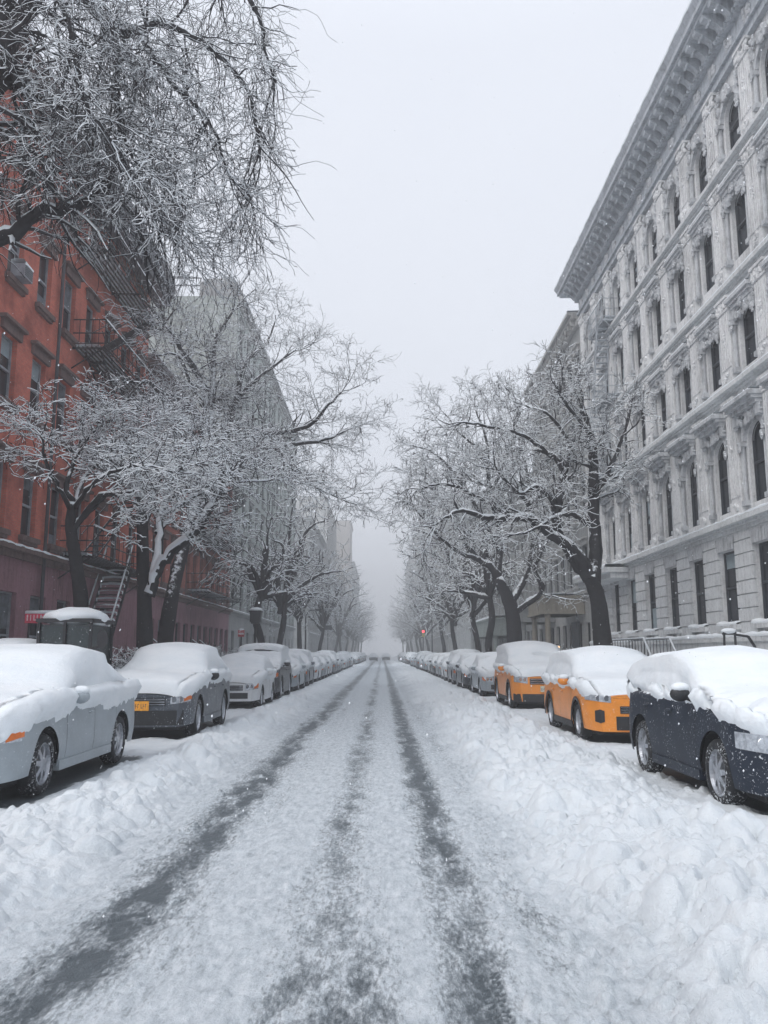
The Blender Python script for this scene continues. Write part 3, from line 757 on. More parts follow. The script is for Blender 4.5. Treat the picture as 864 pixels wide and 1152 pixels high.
# ------------------------------------------------------------------ trees
def norm3(x, y, z):
    l = sqrt(x*x+y*y+z*z) or 1; return x/l, y/l, z/l
class TP:
    def __init__(s, **k):
        s.step = [.5, .3, .16, .10]; s.ch = [1.3, 1.6, 2.0, 0]; s.ratio = [.0, .55, .5, .5]; s.trop = [0, 0, -.02, -.03]; s.wob = [.16, .2, .24, .3]
        s.first = 2.6; s.maxl = 3; s.ang = (30, 62); s.flat = 1.0; s.minr = .009; s.L2 = 1.3; s.L3 = .55; s.keep = None; s.fac = 1.
        s.__dict__.update(k)
def grow(S, p, d, L, r, lv, P, rn):
    if P.keep and not P.keep(p): return
    n = max(2, int(L/P.step[lv])); st = L/n; x, y, z = p; dx, dy, dz = d; w = P.wob[lv]; tz = P.trop[lv]; g = rn.gauss
    for i in range(n):
        dx += g(0, w); dy += g(0, w); dz += g(0, w*P.flat)+tz; dx, dy, dz = norm3(dx, dy, dz)
        r0 = max(P.minr, r*(1-.75*i/n)); r1 = max(P.minr, r*(1-.75*(i+1)/n))
        nx, ny, nz = x+dx*st, y+dy*st, z+dz*st
        S.append((x, y, z, nx, ny, nz, r0, r1)); x, y, z = nx, ny, nz
        if lv < P.maxl and i > 0:
            c = P.ch[lv]; k = int(c)+(rn.random() < c-int(c))
            for _ in range(k):
                ang = R(rn.uniform(*P.ang)); ax, ay, az = norm3(g(0, 1), g(0, 1), g(0, 1)*P.flat)
                t = ax*dx+ay*dy+az*dz; ax -= t*dx; ay -= t*dy; az -= t*dz; ax, ay, az = norm3(ax, ay, az)
                ca, sa = cos(ang), sin(ang)
                l = (P.L2, P.L3)[lv-1]*rn.uniform(.55, 1.2)*(1-.35*i/n) if lv >= 1 else 1
                grow(S, (x, y, z), (dx*ca+ax*sa, dy*ca+ay*sa, dz*ca+az*sa), l, max(P.minr, r1*.55), lv+1, P, rn)
def segs_mesh(name, S, parent, snow=.012, seed=0):
    A = np.array(S); p = A[:, :3]; q = A[:, 3:6]; r0 = A[:, 6:7]; r1 = A[:, 7:8]
    d = q-p; d /= np.maximum(np.linalg.norm(d, axis=1, keepdims=True), 1e-6)
    a = np.cross(d, [0, 0, 1.]); la = np.linalg.norm(a, axis=1, keepdims=True); a = np.where(la < .05, [[1., 0, 0]], a/np.maximum(la, 1e-6)); b = np.cross(a, d)
    b = np.where(b[:, 2:3] < 0, -b, b)
    rg = np.random.default_rng(seed); flat = np.clip(1-np.abs(d[:, 2:3])**3, 0, 1); sn = snow*flat*rg.uniform(.3, 1.3, (len(A), 1))
    k = 1.0
    V = np.stack([p+a*r0, p+b*(r0+sn), p-a*r0, p-b*r0*k, q+a*r1, q+b*(r1+sn), q-a*r1, q-b*r1*k], 1).reshape(-1, 3)
    n = len(A); i = np.arange(n)[:, None]*8
    F = np.concatenate([i+[0, 1, 5, 4], i+[1, 2, 6, 5], i+[2, 3, 7, 6], i+[3, 0, 4, 7]], 1).reshape(-1, 4)
    lay = (rg.random(n) < .93) & (np.abs(d[:, 2]) < .93); mi = np.stack([lay, lay, np.zeros(n, bool), np.zeros(n, bool)], 1).astype(int).reshape(-1)
    return npmesh(name, V, F, [TWIG, SNOW], mi, parent)

def smooth_path(pts, k=4):
    """Catmull-Rom through (x,y,z,r)"""
    P = [np.array(p, float) for p in pts]; P = [2*P[0]-P[1]]+P+[2*P[-1]-P[-2]]; out = []
    for i in range(1, len(P)-2):
        for j in range(k):
            t = j/k; a, b, c, d = P[i-1:i+3]
            out.append(.5*((2*b)+(-a+c)*t+(2*a-5*b+4*c-d)*t*t+(-a+3*b-3*c+d)*t**3))
    out.append(P[-2]); return out

def make_tree(label, base, trunk, limbs, P, seed, cat='tree', group='bare snow-laden street trees', snow=.014, bark=None, spacing=.55, l1=2.6, start=.25, windy=.12):
    """trunk, limbs: lists of (x,y,z,r) in world metres; twigs sprout from the limbs"""
    rn = random.Random(seed); random.seed(seed)
    t = thing('street_tree', label, cat, base, group); bx, by, bz = base
    loc = lambda p: (p[0]-bx, p[1]-by, p[2]-bz)
    v = MB(); tp = smooth_path(trunk)
    v.tube([loc(p) for p in tp], [max(.01, p[3]) for p in tp], 12, rough=.06); v.build('trunk', bark or BARK, t, True)
    S = []
    for li in limbs:
        pp = smooth_path(li, 5); v = MB()
        for q in pp[1:-1]:
            for c in range(3): q[c] += rn.gauss(0, .02)
        v.tube([loc(p) for p in pp], [max(.012, p[3]) for p in pp], 8, rough=.08); v.build('limb', bark or BARK, t, True)
        sn = MB(); sp = [loc(p) for p in pp]                                       # snow ridge lying on the limb
        seg = [i for i in range(len(pp))]
        hzf = []
        for i in range(len(pp)):
            d_ = pp[min(i+1, len(pp)-1)][:3]-pp[max(i-1, 0)][:3]; hzf.append(max(0, 1-(abs(d_[2])/max(np.linalg.norm(d_), 1e-6))**2.5) if windy < .3 else 1)
        sn.tube([(p[0], p[1]-max(.01, q[3])*windy, p[2]+max(.01, q[3])*(.6-.25*windy)) for p, q in zip(sp, pp)], [(max(.01, q[3])*(.64+.25*windy)+.008)*(.25+.75*f) for q, f in zip(pp, hzf)], 8, rough=.12); sn.build('snow', SNOW, t, True)
        tot = 0; L = sum(np.linalg.norm(pp[i+1][:3]-pp[i][:3]) for i in range(len(pp)-1)); nxt = L*start
        for i in range(len(pp)-1):
            d = pp[i+1][:3]-pp[i][:3]; l = np.linalg.norm(d); 
            while nxt <= tot+l+1e-6:
                q = pp[i][:3]+d*((nxt-tot)/max(l, 1e-6)); f = nxt/L; r = pp[i][3]
                for _ in range(2):
                    g = np.array([rn.gauss(0, 1), rn.gauss(0, 1), rn.gauss(0, 1)*P.flat+.25]); dd = d/max(l, 1e-6); g -= dd*g.dot(dd); g /= np.linalg.norm(g)
                    an = R(rn.uniform(35, 75)); e = dd*cos(an)+g*sin(an)
                    grow(S, loc(q), tuple(e), l1*rn.uniform(.5, 1.15)*(1-.45*f), max(.018, r*.4), 1, P, rn)
                nxt += spacing*rn.uniform(.7, 1.3)
            tot += l
        d = pp[-1][:3]-pp[-2][:3]; d /= np.linalg.norm(d)
        for _ in range(3):
            e = d+np.array([rn.gauss(0, .35), rn.gauss(0, .35), rn.gauss(0, .3)]); e /= np.linalg.norm(e)
            grow(S, loc(pp[-1]), tuple(e), l1*.8, max(.02, pp[-1][3]*.8), 1, P, rn)
    if P.keep:
        pass
    segs_mesh('crown', S, t, snow, seed)
    return t, len(S)
def pl(pts, Y):
    """[(px,py,dY,r)] -> world"""
    out = []
    for px, py, dy, r in pts: out.append(at(px, py, Y+dy)+(r,))
    return out
NS = []
# 1: near elm, upper left, trunk just outside the frame
Y = 13.
T1 = [(-7.0, 11.5, .1, .42), (-7.0, 11.6, 3, .36), (-6.9, 11.8, 5.5, .32), (-6.8, 12, 7.6, .26), (-6.7, 12.1, 9.6, .2)]
L1 = [ [(-6.9, 11.8, 5.6, .2), at(-40, 290, Y)+(.15,), at(18, 262, Y)+(.12,), at(45, 238, Y)+(.10,), at(85, 234, Y)+(.09,), at(118, 212, Y)+(.08,), at(128, 170, Y+.5)+(.05,), at(150, 120, Y+1)+(.03,)],
       [(-6.8, 12, 7.2, .17), at(-20, 130, 12.5)+(.14,), at(20, 85, 12.5)+(.11,), at(28, 105, 12.5)+(.08,), at(60, 115, 13)+(.06,), at(110, 150, 13)+(.05,), at(160, 210, 13.5)+(.035,), at(178, 260, 14)+(.02,)],
       [(-6.8, 12, 7.6, .16), at(20, 20, 12)+(.12,), at(70, -25, 12.5)+(.10,), at(130, 38, 13)+(.08,), at(185, 28, 13)+(.06,), at(235, 55, 13)+(.045,), at(275, 95, 13.4)+(.03,), at(292, 165, 13.6)+(.02,)],
       [(-6.7, 12.1, 9.4, .16), at(60, -110, 12)+(.12,), at(140, -120, 13)+(.1,), at(220, -70, 13.5)+(.07,), at(280, 0, 14)+(.04,), at(308, 90, 14)+(.02,)],
       [at(130, 38, 13)+(.055,), at(132, 80, 12.6)+(.05,), at(134, 130, 12.4)+(.035,), at(150, 180, 12.4)+(.02,)],
       [at(160, 45, 13)+(.05,), at(200, 100, 13)+(.04,), at(235, 135, 13.3)+(.03,), at(255, 190, 13.5)+(.02,)],
       [at(60, -25, 12.5)+(.06,), at(85, 60, 11.6)+(.05,), at(92, 110, 11.6)+(.035,), at(125, 160, 11.8)+(.02,)],
       [at(118, 212, Y)+(.05,), at(150, 245, 14)+(.04,), at(165, 290, 14)+(.03,), at(168, 330, 14)+(.018,)],
       [at(28, 105, 12.5)+(.07,), at(8, 60, 11.4)+(.05,), at(40, 10, 11)+(.03,)] ]
P1 = TP(trop=[0, -.075, -.085, -.09], L2=1.35, L3=.62, minr=.0042, step=[.5, .2, .12, .075], ch=[1.2, 1.0, 1.15, 0], wob=[.1, .17, .22, .27], ang=(18, 55), keep=lambda p: p[2] > (8.3 if p[0] < 3.4 else (7.7 if p[0] < 4.2 else 7.3)) and p[0] < 5.15)
NS.append(make_tree('near elm leaning in from the left with drooping snow-lined twigs over the street', (-7., 11.5, .1), T1, L1, P1, 3, snow=.0062, spacing=.34, l1=2.0, start=.15)[1])
# 2: small dense tree by the drop ladder
Y = 19.8
T2 = pl([(95, 735, 0, .2), (93, 700, 0, .18), (87, 640, 0, .15), (80, 595, 0, .13), (82, 565, 0, .1)], Y); b2 = (T2[0][0], Y, .1)
T2[0] = (T2[0][0], Y, .1, .22)
L2 = [pl([(82, 600, 0, .08), (100, 572, 0, .07), (118, 557, -.3, .06), (150, 553, -.8, .045), (190, 545, -1, .03)], Y), pl([(82, 590, 0, .07), (112, 565, .5, .06), (140, 540, 1, .045), (185, 515, 1.5, .03), (225, 505, 2, .02)], Y),
      pl([(82, 570, 0, .08), (76, 540, 0, .06), (90, 505, .5, .04), (110, 480, .5, .02)], Y), pl([(80, 575, 0, .07), (66, 548, -.6, .05), (52, 520, -1.2, .04), (46, 490, -1.4, .02)], Y),
      pl([(82, 570, 0, .06), (100, 530, 1.2, .05), (135, 495, 1.8, .035), (165, 478, 2, .02)], Y), pl([(85, 570, 0, .06), (110, 540, -1.2, .05), (150, 525, -2, .03), (200, 530, -2.4, .02)], Y)]
P2 = TP(flat=.5, L2=.9, L3=.40, minr=.0055, step=[.4, .15, .09, .065], ch=[1, 1.3, 1.5, 0], wob=[.2, .28, .32, .35])
NS.append(make_tree('small dense street tree heavy with snow, its crooked trunk in front of the drop ladder', b2, T2, L2, P2, 5, snow=.013, spacing=.31, l1=1.2, start=.45)[1])
# 3: thick tree with the white limb
Y = 24.5
T3 = pl([(165, 735, 0, .24), (163, 690, 0, .22), (161, 640, 0, .19), (160, 585, 0, .16), (156, 545, 0, .12)], Y); T3[0] = (T3[0][0], Y, .1, .27); b3 = (T3[0][0], Y, .1)
L3_ = [pl([(168, 670, 0, .17), (176, 645, -.3, .15), (190, 625, -.6, .14), (213, 603, -.9, .13), (232, 580, -1.1, .12), (247, 549, -1.3, .1)], Y),
       pl([(172, 655, 0, .14), (180, 610, .3, .12), (182, 575, .5, .1), (200, 545, .8, .07), (225, 515, 1, .04)], Y), pl([(161, 600, 0, .1), (170, 565, .4, .08), (180, 530, .8, .06), (195, 495, 1, .03)], Y),
       pl([(158, 560, 0, .09), (140, 530, -.4, .07), (120, 500, -.8, .04)], Y), pl([(182, 580, .5, .07), (215, 560, .4, .06), (255, 545, .2, .05), (300, 540, 0, .03), (325, 540, 0, .02)], Y),
       pl([(176, 600, .3, .07), (205, 570, 1.2, .05), (250, 520, 1.8, .04), (280, 505, 2, .02)], Y), pl([(156, 550, 0, .08), (165, 500, .8, .06), (190, 465, 1.2, .03)], Y)]
P3 = TP(flat=.5, L2=1.05, L3=.46, minr=.0065, step=[.4, .17, .10, .07], ch=[1, 1.25, 1.5, 0], wob=[.2, .27, .3, .33])
NS.append(make_tree('dark street tree with one thick bent limb capped white by snow', b3, T3, L3_, P3, 8, snow=.014, spacing=.35, l1=1.5, start=.5, windy=.5)[1])
# 4: tall elm further back whose limbs reach over the street
Y = 36.
T4 = [(-7.3, 28.5, .1, .3), (-7.25, 28.9, 3, .25), (-7.1, 30.5, 6, .22), (-6.9, 32.5, 8.5, .19)]
L4 = [[(-7.0, 31.8, 7.5, .17), at(250, 520, 36)+(.16,), at(262, 460, 36)+(.13,), at(285, 430, 36)+(.09,), at(330, 395, 37)+(.05,)],
      [(-7.05, 31.2, 7., .17), at(280, 490, 36)+(.14,), at(305, 487, 35.5)+(.12,), at(345, 480, 35)+(.09,), at(370, 455, 35)+(.06,), at(385, 440, 35)+(.03,)],
      [(-7.08, 30.8, 6.5, .17), at(295, 505, 35)+(.13,), at(325, 520, 34)+(.1,), at(350, 545, 34)+(.07,), at(380, 560, 34)+(.03,)],
      [(-6.9, 32.3, 8.3, .17), at(230, 440, 36)+(.14,), at(205, 395, 36)+(.11,), at(185, 365, 36)+(.06,)],
      [(-6.9, 32.3, 8.3, .17), at(225, 470, 35)+(.14,), at(180, 440, 34)+(.1,), at(160, 430, 33)+(.06,), at(135, 460, 32)+(.03,)],
      [(-6.9, 32.5, 8.4, .17), at(240, 430, 37)+(.14,), at(242, 385, 38)+(.1,), at(262, 350, 38)+(.05,)],
      [at(262, 460, 36)+(.1,), at(275, 410, 37)+(.08,), at(300, 385, 38)+(.05,), at(310, 360, 38)+(.03,)],
      [at(325, 500, 35)+(.09,), at(365, 495, 36)+(.07,), at(400, 480, 37)+(.03,)],
      [at(235, 440, 36)+(.09,), at(215, 430, 34)+(.07,), at(200, 400, 33)+(.05,), at(175, 400, 32)+(.03,)]]
P4 = TP(L2=1.6, L3=.7, minr=.007, step=[.5, .27, .15, .1], ch=[1, 1.0, 1.25, 0], wob=[.16, .2, .26, .32], trop=[0, .01, 0, -.02])
NS.append(make_tree('tall elm behind the small trees spreading its limbs over the left of the street', (-7.3, 28.5, .1), T4, L4, P4, 11, snow=.011, spacing=.55, l1=2.4, start=.4)[1])
# 5: main right tree
Y = 27.2
T5 = pl([(682, 735, 0, .33), (676, 700, 0, .28), (671, 668, 0, .25), (663, 648, 0, .23)], Y); T5[0] = (T5[0][0], Y, .1, .38); b5 = (T5[0][0], Y, .1)
FAT = 1.25
L5_ = [pl([(664, 652, 0, .2), (652, 628, 0, .17), (638, 612, 0, .15), (618, 600, 0, .13), (597, 583, 0, .12), (575, 583, -.3, .09), (548, 582, -.6, .07), (515, 575, -1, .05), (490, 590, -1.4, .03)], Y),
       pl([(662, 650, 0, .18), (640, 620, .2, .15), (628, 597, .3, .13), (627, 565, .5, .12), (634, 535, .8, .1), (622, 512, 1, .07), (600, 505, 1.4, .04)], Y),
       pl([(668, 655, 0, .2), (670, 610, .5, .17), (668, 570, .8, .16), (668, 530, 1, .14), (664, 490, 1.2, .1), (655, 460, 1.4, .05)], Y),
       pl([(597, 583, 0, .09), (590, 560, .3, .07), (575, 552, .6, .05), (545, 545, .8, .03)], Y), pl([(628, 570, .5, .08), (605, 548, 0, .07), (585, 555, -.4, .05), (560, 530, -.8, .03)], Y),
       pl([(634, 535, .8, .07), (640, 500, 1.2, .06), (620, 470, 1.5, .05), (590, 455, 1.8, .03)], Y), pl([(664, 490, 1.2, .07), (645, 465, .6, .05), (630, 445, 0, .03)], Y),
       pl([(668, 560, .8, .08), (690, 520, .2, .06), (700, 490, -.2, .04)], Y), pl([(660, 590, .4, .08), (645, 578, 0, .06), (625, 582, -1, .05), (590, 600, -2, .03)], Y),
       pl([(575, 583, -.3, .06), (540, 560, 0, .05), (505, 545, .5, .04), (475, 550, 1, .03)], Y), pl([(622, 515, 1, .06), (590, 490, .6, .05), (550, 480, 0, .04), (520, 475, -.4, .025)], Y)]
L5_ = [[(a, b, c, r*FAT) for a, b, c, r in li] for li in L5_]
P5 = TP(L2=1.3, L3=.58, minr=.006, step=[.5, .23, .13, .09], ch=[1, 1.1, 1.3, 0], wob=[.15, .22, .28, .33])
NS.append(make_tree('large crooked tree with forked black trunk before the carved building on the right', b5, T5, L5_, P5, 14, snow=.0095, spacing=.34, l1=1.75, start=.46)[1])
# 6: second right tree
Y = 44.
T6 = pl([(580, 735, 0, .42), (578, 700, 0, .38), (572, 675, 0, .34), (560, 650, 0, .27)], Y); T6[0] = (T6[0][0], Y, .1, .45); b6 = (T6[0][0], Y, .1)
L6 = [pl([(562, 655, 0, .24), (553, 638, 0, .2), (540, 630, 0, .16), (525, 612, 0, .12), (520, 590, 0, .08), (500, 570, 0, .04)], Y), pl([(574, 680, 0, .2), (590, 650, .5, .17), (600, 610, 1, .13), (596, 560, 1, .1), (590, 510, 1, .05)], Y),
      pl([(560, 650, 0, .2), (562, 600, 1, .15), (550, 550, 1.5, .12), (548, 500, 2, .08), (535, 460, 2, .04)], Y), pl([(540, 630, 0, .14), (515, 620, -1, .1), (490, 600, -2, .07), (465, 570, -2, .04)], Y),
      pl([(562, 620, .5, .12), (530, 560, 0, .1), (500, 520, 0, .07), (480, 505, 0, .04)], Y), pl([(520, 600, 0, .1), (495, 560, 1, .08), (470, 540, 1, .05), (455, 560, 1, .03)], Y),
      pl([(578, 690, 0, .16), (610, 665, -1, .13), (602, 640, -1, .1), (615, 610, -1, .05)], Y), pl([(550, 560, 1.5, .1), (575, 500, 2, .08), (585, 460, 2, .04)], Y), pl([(548, 510, 2, .08), (520, 490, 2, .06), (505, 470, 2, .03)], Y)]
P6 = TP(L2=1.6, L3=.62, minr=.008, keep=lambda p: p[0] > -6.1, step=[.6, .28, .16, .11], ch=[1, 1.0, 1.25, 0], wob=[.16, .2, .26, .32])
NS.append(make_tree('second right-hand tree leaning over the parked cars with a dark slanting trunk', b6, T6, L6, P6, 17, snow=.012, spacing=.52, l1=2.5, start=.4)[1])
# generic elm for the far rows, mirrored for the other side
def generic(label, x, Y, lean, hgt, seed, P, l1=3.2, spread=5.5, nl=9):
    rn = random.Random(seed); T = [(x, Y, .1, .25), (x+lean*.1+rn.gauss(0, .15), Y, 2.0, .21), (x+lean*.3+rn.gauss(0, .15), Y, 3.6, .19), (x+lean*.6, Y, 5.2, .16)]
    LL = []
    for i in range(nl):
        a = 2*pi*i/nl+rn.uniform(-.3, .3); dx, dy = cos(a), sin(a); rr = spread*rn.uniform(.6, 1.05); rr *= 1.25 if dx*lean > 0 else .8; h = hgt*rn.uniform(.55, 1)
        f = rn.uniform(.4, 1); s0 = (x+lean*.6*f, Y, 5.2-1.6*(1-f), .18)
        LL.append([s0, (s0[0]+dx*rr*.3, Y+dy*rr*.3, s0[2]+(h-5)*.45, .14), (s0[0]+dx*rr*.62+rn.gauss(0, .3), Y+dy*rr*.62+rn.gauss(0, .3), s0[2]+(h-5)*.75, .09), (s0[0]+dx*rr, Y+dy*rr, s0[2]+(h-5)*.85, .03)])
    LL.append([(x+lean*.6, Y, 5.2, .2), (x+lean*.8, Y, 7.5, .16), (x+lean*.7, Y+.5, hgt*.8, .1), (x+lean, Y, hgt, .04)])
    return make_tree(label, (x, Y, .1), T, LL, P, seed, snow=.015, spacing=.75, l1=l1, start=.3)
P7 = TP(L2=1.3, L3=.6, minr=.014, step=[.6, .38, .24, .18], ch=[1, 1., 1.2, 0], keep=lambda p: p[0]**2+p[1]**2 < 23)
ga, na = generic('broad elm in the haze on the left before the crossing', -7.0, 56, 1.0, 11.5, 21, P7, l1=2.2, spread=3.8); NS.append(na)
gb_, nb_ = generic('broad elm in the haze on the right before the crossing', 7.0, 62, -1.0, 12.0, 22, P7, l1=2.3, spread=3.8); NS.append(nb_)
P8 = TP(L2=1.1, L3=.5, minr=.02, step=[.5, .34, .22, .18], ch=[1, 1., 1.1, 0])
gs, ns_ = generic('slim forked young tree with thin trunk behind the left row of cars', -7.0, 47, .6, 8.5, 23, P8, l1=1.6, spread=2.6, nl=6); NS.append(ns_)
ordn = ['third', 'fourth', 'fifth', 'sixth', 'seventh', 'eighth', 'ninth', 'tenth', 'eleventh', 'twelfth', 'thirteenth']
for i, (y, src, rz, sc) in enumerate([(73, ga, 1.9, 1.), (95, gb_, 3.4, .95), (128, gb_, 3., 1.0), (145, ga, 2., 1.), (165, gb_, 3.2, 1.), (190, ga, .2, 1.05), (215, gb_, 3.4, 1.1), (245, ga, 1.1, 1.1), (280, gb_, 2.1, 1.1)]):
    c = copy_tree(src); c.location = (-7.0, y, .1); c.rotation_euler.z = rz; c.scale = (sc,)*3; c['label'] = f'hazy bare tree on the left pavement, {ordn[i]} of the large trees beyond the fire escapes'
for i, (y, src, rz, sc) in enumerate([(54, gs, 2.2, 1.1), (79, ga, 3.3, .98), (96, gb_, .4, 1.), (128, gb_, .2, 1.), (146, ga, 3., 1.), (166, gb_, 6.1, 1.), (192, ga, 3.1, 1.1), (222, gb_, .3, 1.1), (250, ga, .9, 1.1), (285, gb_, 1.3, 1.1)]):
    c = copy_tree(src); c.location = (7.0, y, .1); c.rotation_euler.z = rz; c.scale = (sc,)*3; c['label'] = f'hazy bare tree on the right pavement, {ordn[i]} in line from the carved building'
print('segments', NS, sum(NS))

# ------------------------------------------------------------------ cars
def gblur(z, s, ds):
    n = int(3*s/ds); k = np.exp(-.5*(np.arange(-n, n+1)*ds/s)**2); k /= k.sum()
    return np.convolve(np.pad(z, n, mode='edge'), k, 'valid')
class Car:
    def __init__(c, L=4.7, W=.91, belt=.92, roof=1.45, hood=.98, nose=.74, tail=.95, prof=None, sill=.26, wr=.33, ar=.40, wf=.95, wb=2.8, roofw=.72, **k):
        c.__dict__.update(locals()); c.__dict__.update(k)
        # profile keys (u, z): nose, hood, cowl, windscreen top, roof, rear glass top, deck, tail
        c.prof = prof or [(0, nose), (.12, nose+.1), (.45, hood-.06), (1.25, hood), (2.05, roof-.08), (2.6, roof), (3.2, roof-.02), (4.0, tail+.02), (L-.2, tail), (L, tail-.12)]
    def ztop(c, u):
        pu = [p[0] for p in c.prof]; pz = [p[1] for p in c.prof]
        uu = np.arange(0, c.L+.001, .02); z = gblur(np.interp(uu, pu, pz), .07, .02); return np.interp(u, uu, z)
    def half(c, u):
        f = np.clip(1-u/.55, 0, 1); r = np.clip(1-(c.L-u)/.5, 0, 1)
        return c.W*(1-.24*f**2.3-.17*r**2.3)
    def zs(c, u):
        zt = c.ztop(u); b = c.belt+.05*(u/c.L)
        return np.minimum(b, zt-.05)
    def zb(c, u):
        z = np.full_like(u, c.sill)
        f = np.clip(1-u/.5, 0, 1); z = z-.03*f
        for uw in (c.wf, c.wf+c.wb):
            d = np.abs(u-uw); z = np.where(d < c.ar, np.maximum(z, c.wr+np.sqrt(np.clip(c.ar**2-d**2, 0, None))), z)
        return z
    def section(c, u, zt=None, zb=None):
        """u array (n) -> points (n, T, 3) for the +x half, t from sill to centre line"""
        w = c.half(u)[:, None]; zs = c.zs(u)[:, None]; ztp = (c.ztop(u) if zt is None else zt)[:, None]; zb = (c.zb(u) if zb is None else zb)[:, None]
        t1 = np.linspace(0, 1, 9)[None, :]; z1 = zb+(zs-.05-zb)*t1
        m = (z1-.55)/.45; x1 = w*(1-.035*m**2-.03*np.clip((.45-z1)/.25, 0, 1))
        k = np.linspace(0, 1, 4)[None, 1:]; x2 = x1[:, -1:]-.07*k**1.6*w/c.W; z2 = zs-.05+.05*np.sin(k*pi/2)
        cab = np.clip((ztp-zs-.06)/.3, 0, 1); wrf = w*(c.roofw+.14*(1-cab)); t3 = np.linspace(0, 1, 9)[None, 1:]
        zr = ztp-.05-.035*cab
        x3 = x2[:, -1:]+(wrf-x2[:, -1:])*t3; z3 = zs+(zr-zs)*(t3**(.92)); x3 = x3+.03*np.sin(t3*pi)*cab
        t4 = np.linspace(0, 1, 8)[None, 1:]; x4 = wrf*(1-t4); z4 = zr+(ztp-zr)*(1-(1-t4)**2.4)
        X = np.concatenate([x1, x2, x3, x4], 1); Z = np.concatenate([z1, z2, z3, z4], 1)
        return np.stack([X, np.repeat(u[:, None], X.shape[1], 1), Z], -1)
def stations(c, n=70, extra=True):
    u = list(np.linspace(0, c.L, n))
    if extra:
        for uw in (c.wf, c.wf+c.wb): u += list(uw+c.ar*np.cos(np.linspace(0, pi, 15)))+[uw-c.ar*1.001, uw+c.ar*1.001]
    return np.array(sorted(set(np.round(u, 4))))
def fullsec(P):
    """mirror the half section"""
    M = P[:, ::-1][:, 1:].copy(); M[..., 0] *= -1; return np.concatenate([P, M], 1)
def front_y(c, x):
    uu = np.linspace(0, .55, 40); w = c.half(uu); x = np.abs(x); w0 = w[0]
    return np.where(x < w0, -.09*(1-(x/w0)**2), np.interp(x, w, uu))
def patch(c, x0, x1, z0, z1, off=.012, shape=None, n=12, m=5, rear=False):
    P = np.zeros((n+1, m+1, 3))
    for i, x in enumerate(np.linspace(x0, x1, n+1)):
        zz0, zz1 = (z0, z1) if shape is None else shape(i/n, z0, z1)
        y = float(front_y(c, np.array(x)))-off
        for j in range(m+1):
            z = zz0+(zz1-zz0)*j/m; P[i, j] = (x, y+.05*((z-.5)/.3)**2*0, z)
    if rear: P[..., 1] = c.L-P[..., 1]
    return P
def solid_patch(mb, P, depth):
    Q = P.copy(); Q[..., 1] += depth; mb.grid(P)
    for E in ((P[0], Q[0]), (P[-1], Q[-1]), (P[:, 0], Q[:, 0]), (P[:, -1], Q[:, -1])): mb.grid(np.stack(E))
def rim_mesh(mb, c, r, sx, spokes=7):
    """sx = outward sign, face of the wheel at x=0"""
    prof = [(-.10*sx, r), (.0, r), (.005*sx, r*.93), (-.05*sx, r*.86)]
    mb.lathe(prof, c, 'x', 32)
    mb.lathe([(-.07*sx, r*.9), (-.075*sx, .0)], c, 'x', 24, 1)
    mb.lathe([(-.07*sx, r*.22), (-.0*sx, r*.2), (.005*sx, 0)], c, 'x', 14)
    for i in range(spokes):
        t = 2*pi*i/spokes+.3; ca, sa = cos(t), sin(t)
        P = np.zeros((3, 2, 3))
        for a, (rr, hw, dx) in enumerate(((r*.15, .035, .0), (r*.6, .026, -.012), (r*.95, .04, -.03))):
            for b, q in enumerate((-1, 1)): P[a, b] = (c[0]+dx*sx, c[1]+ca*rr-sa*hw*q, c[2]+sa*rr+ca*hw*q)
        mb.grid(P); Q = P.copy(); Q[..., 0] -= .04*sx
        for b in (0, 1): mb.grid(np.stack([P[:, b], Q[:, b]]))

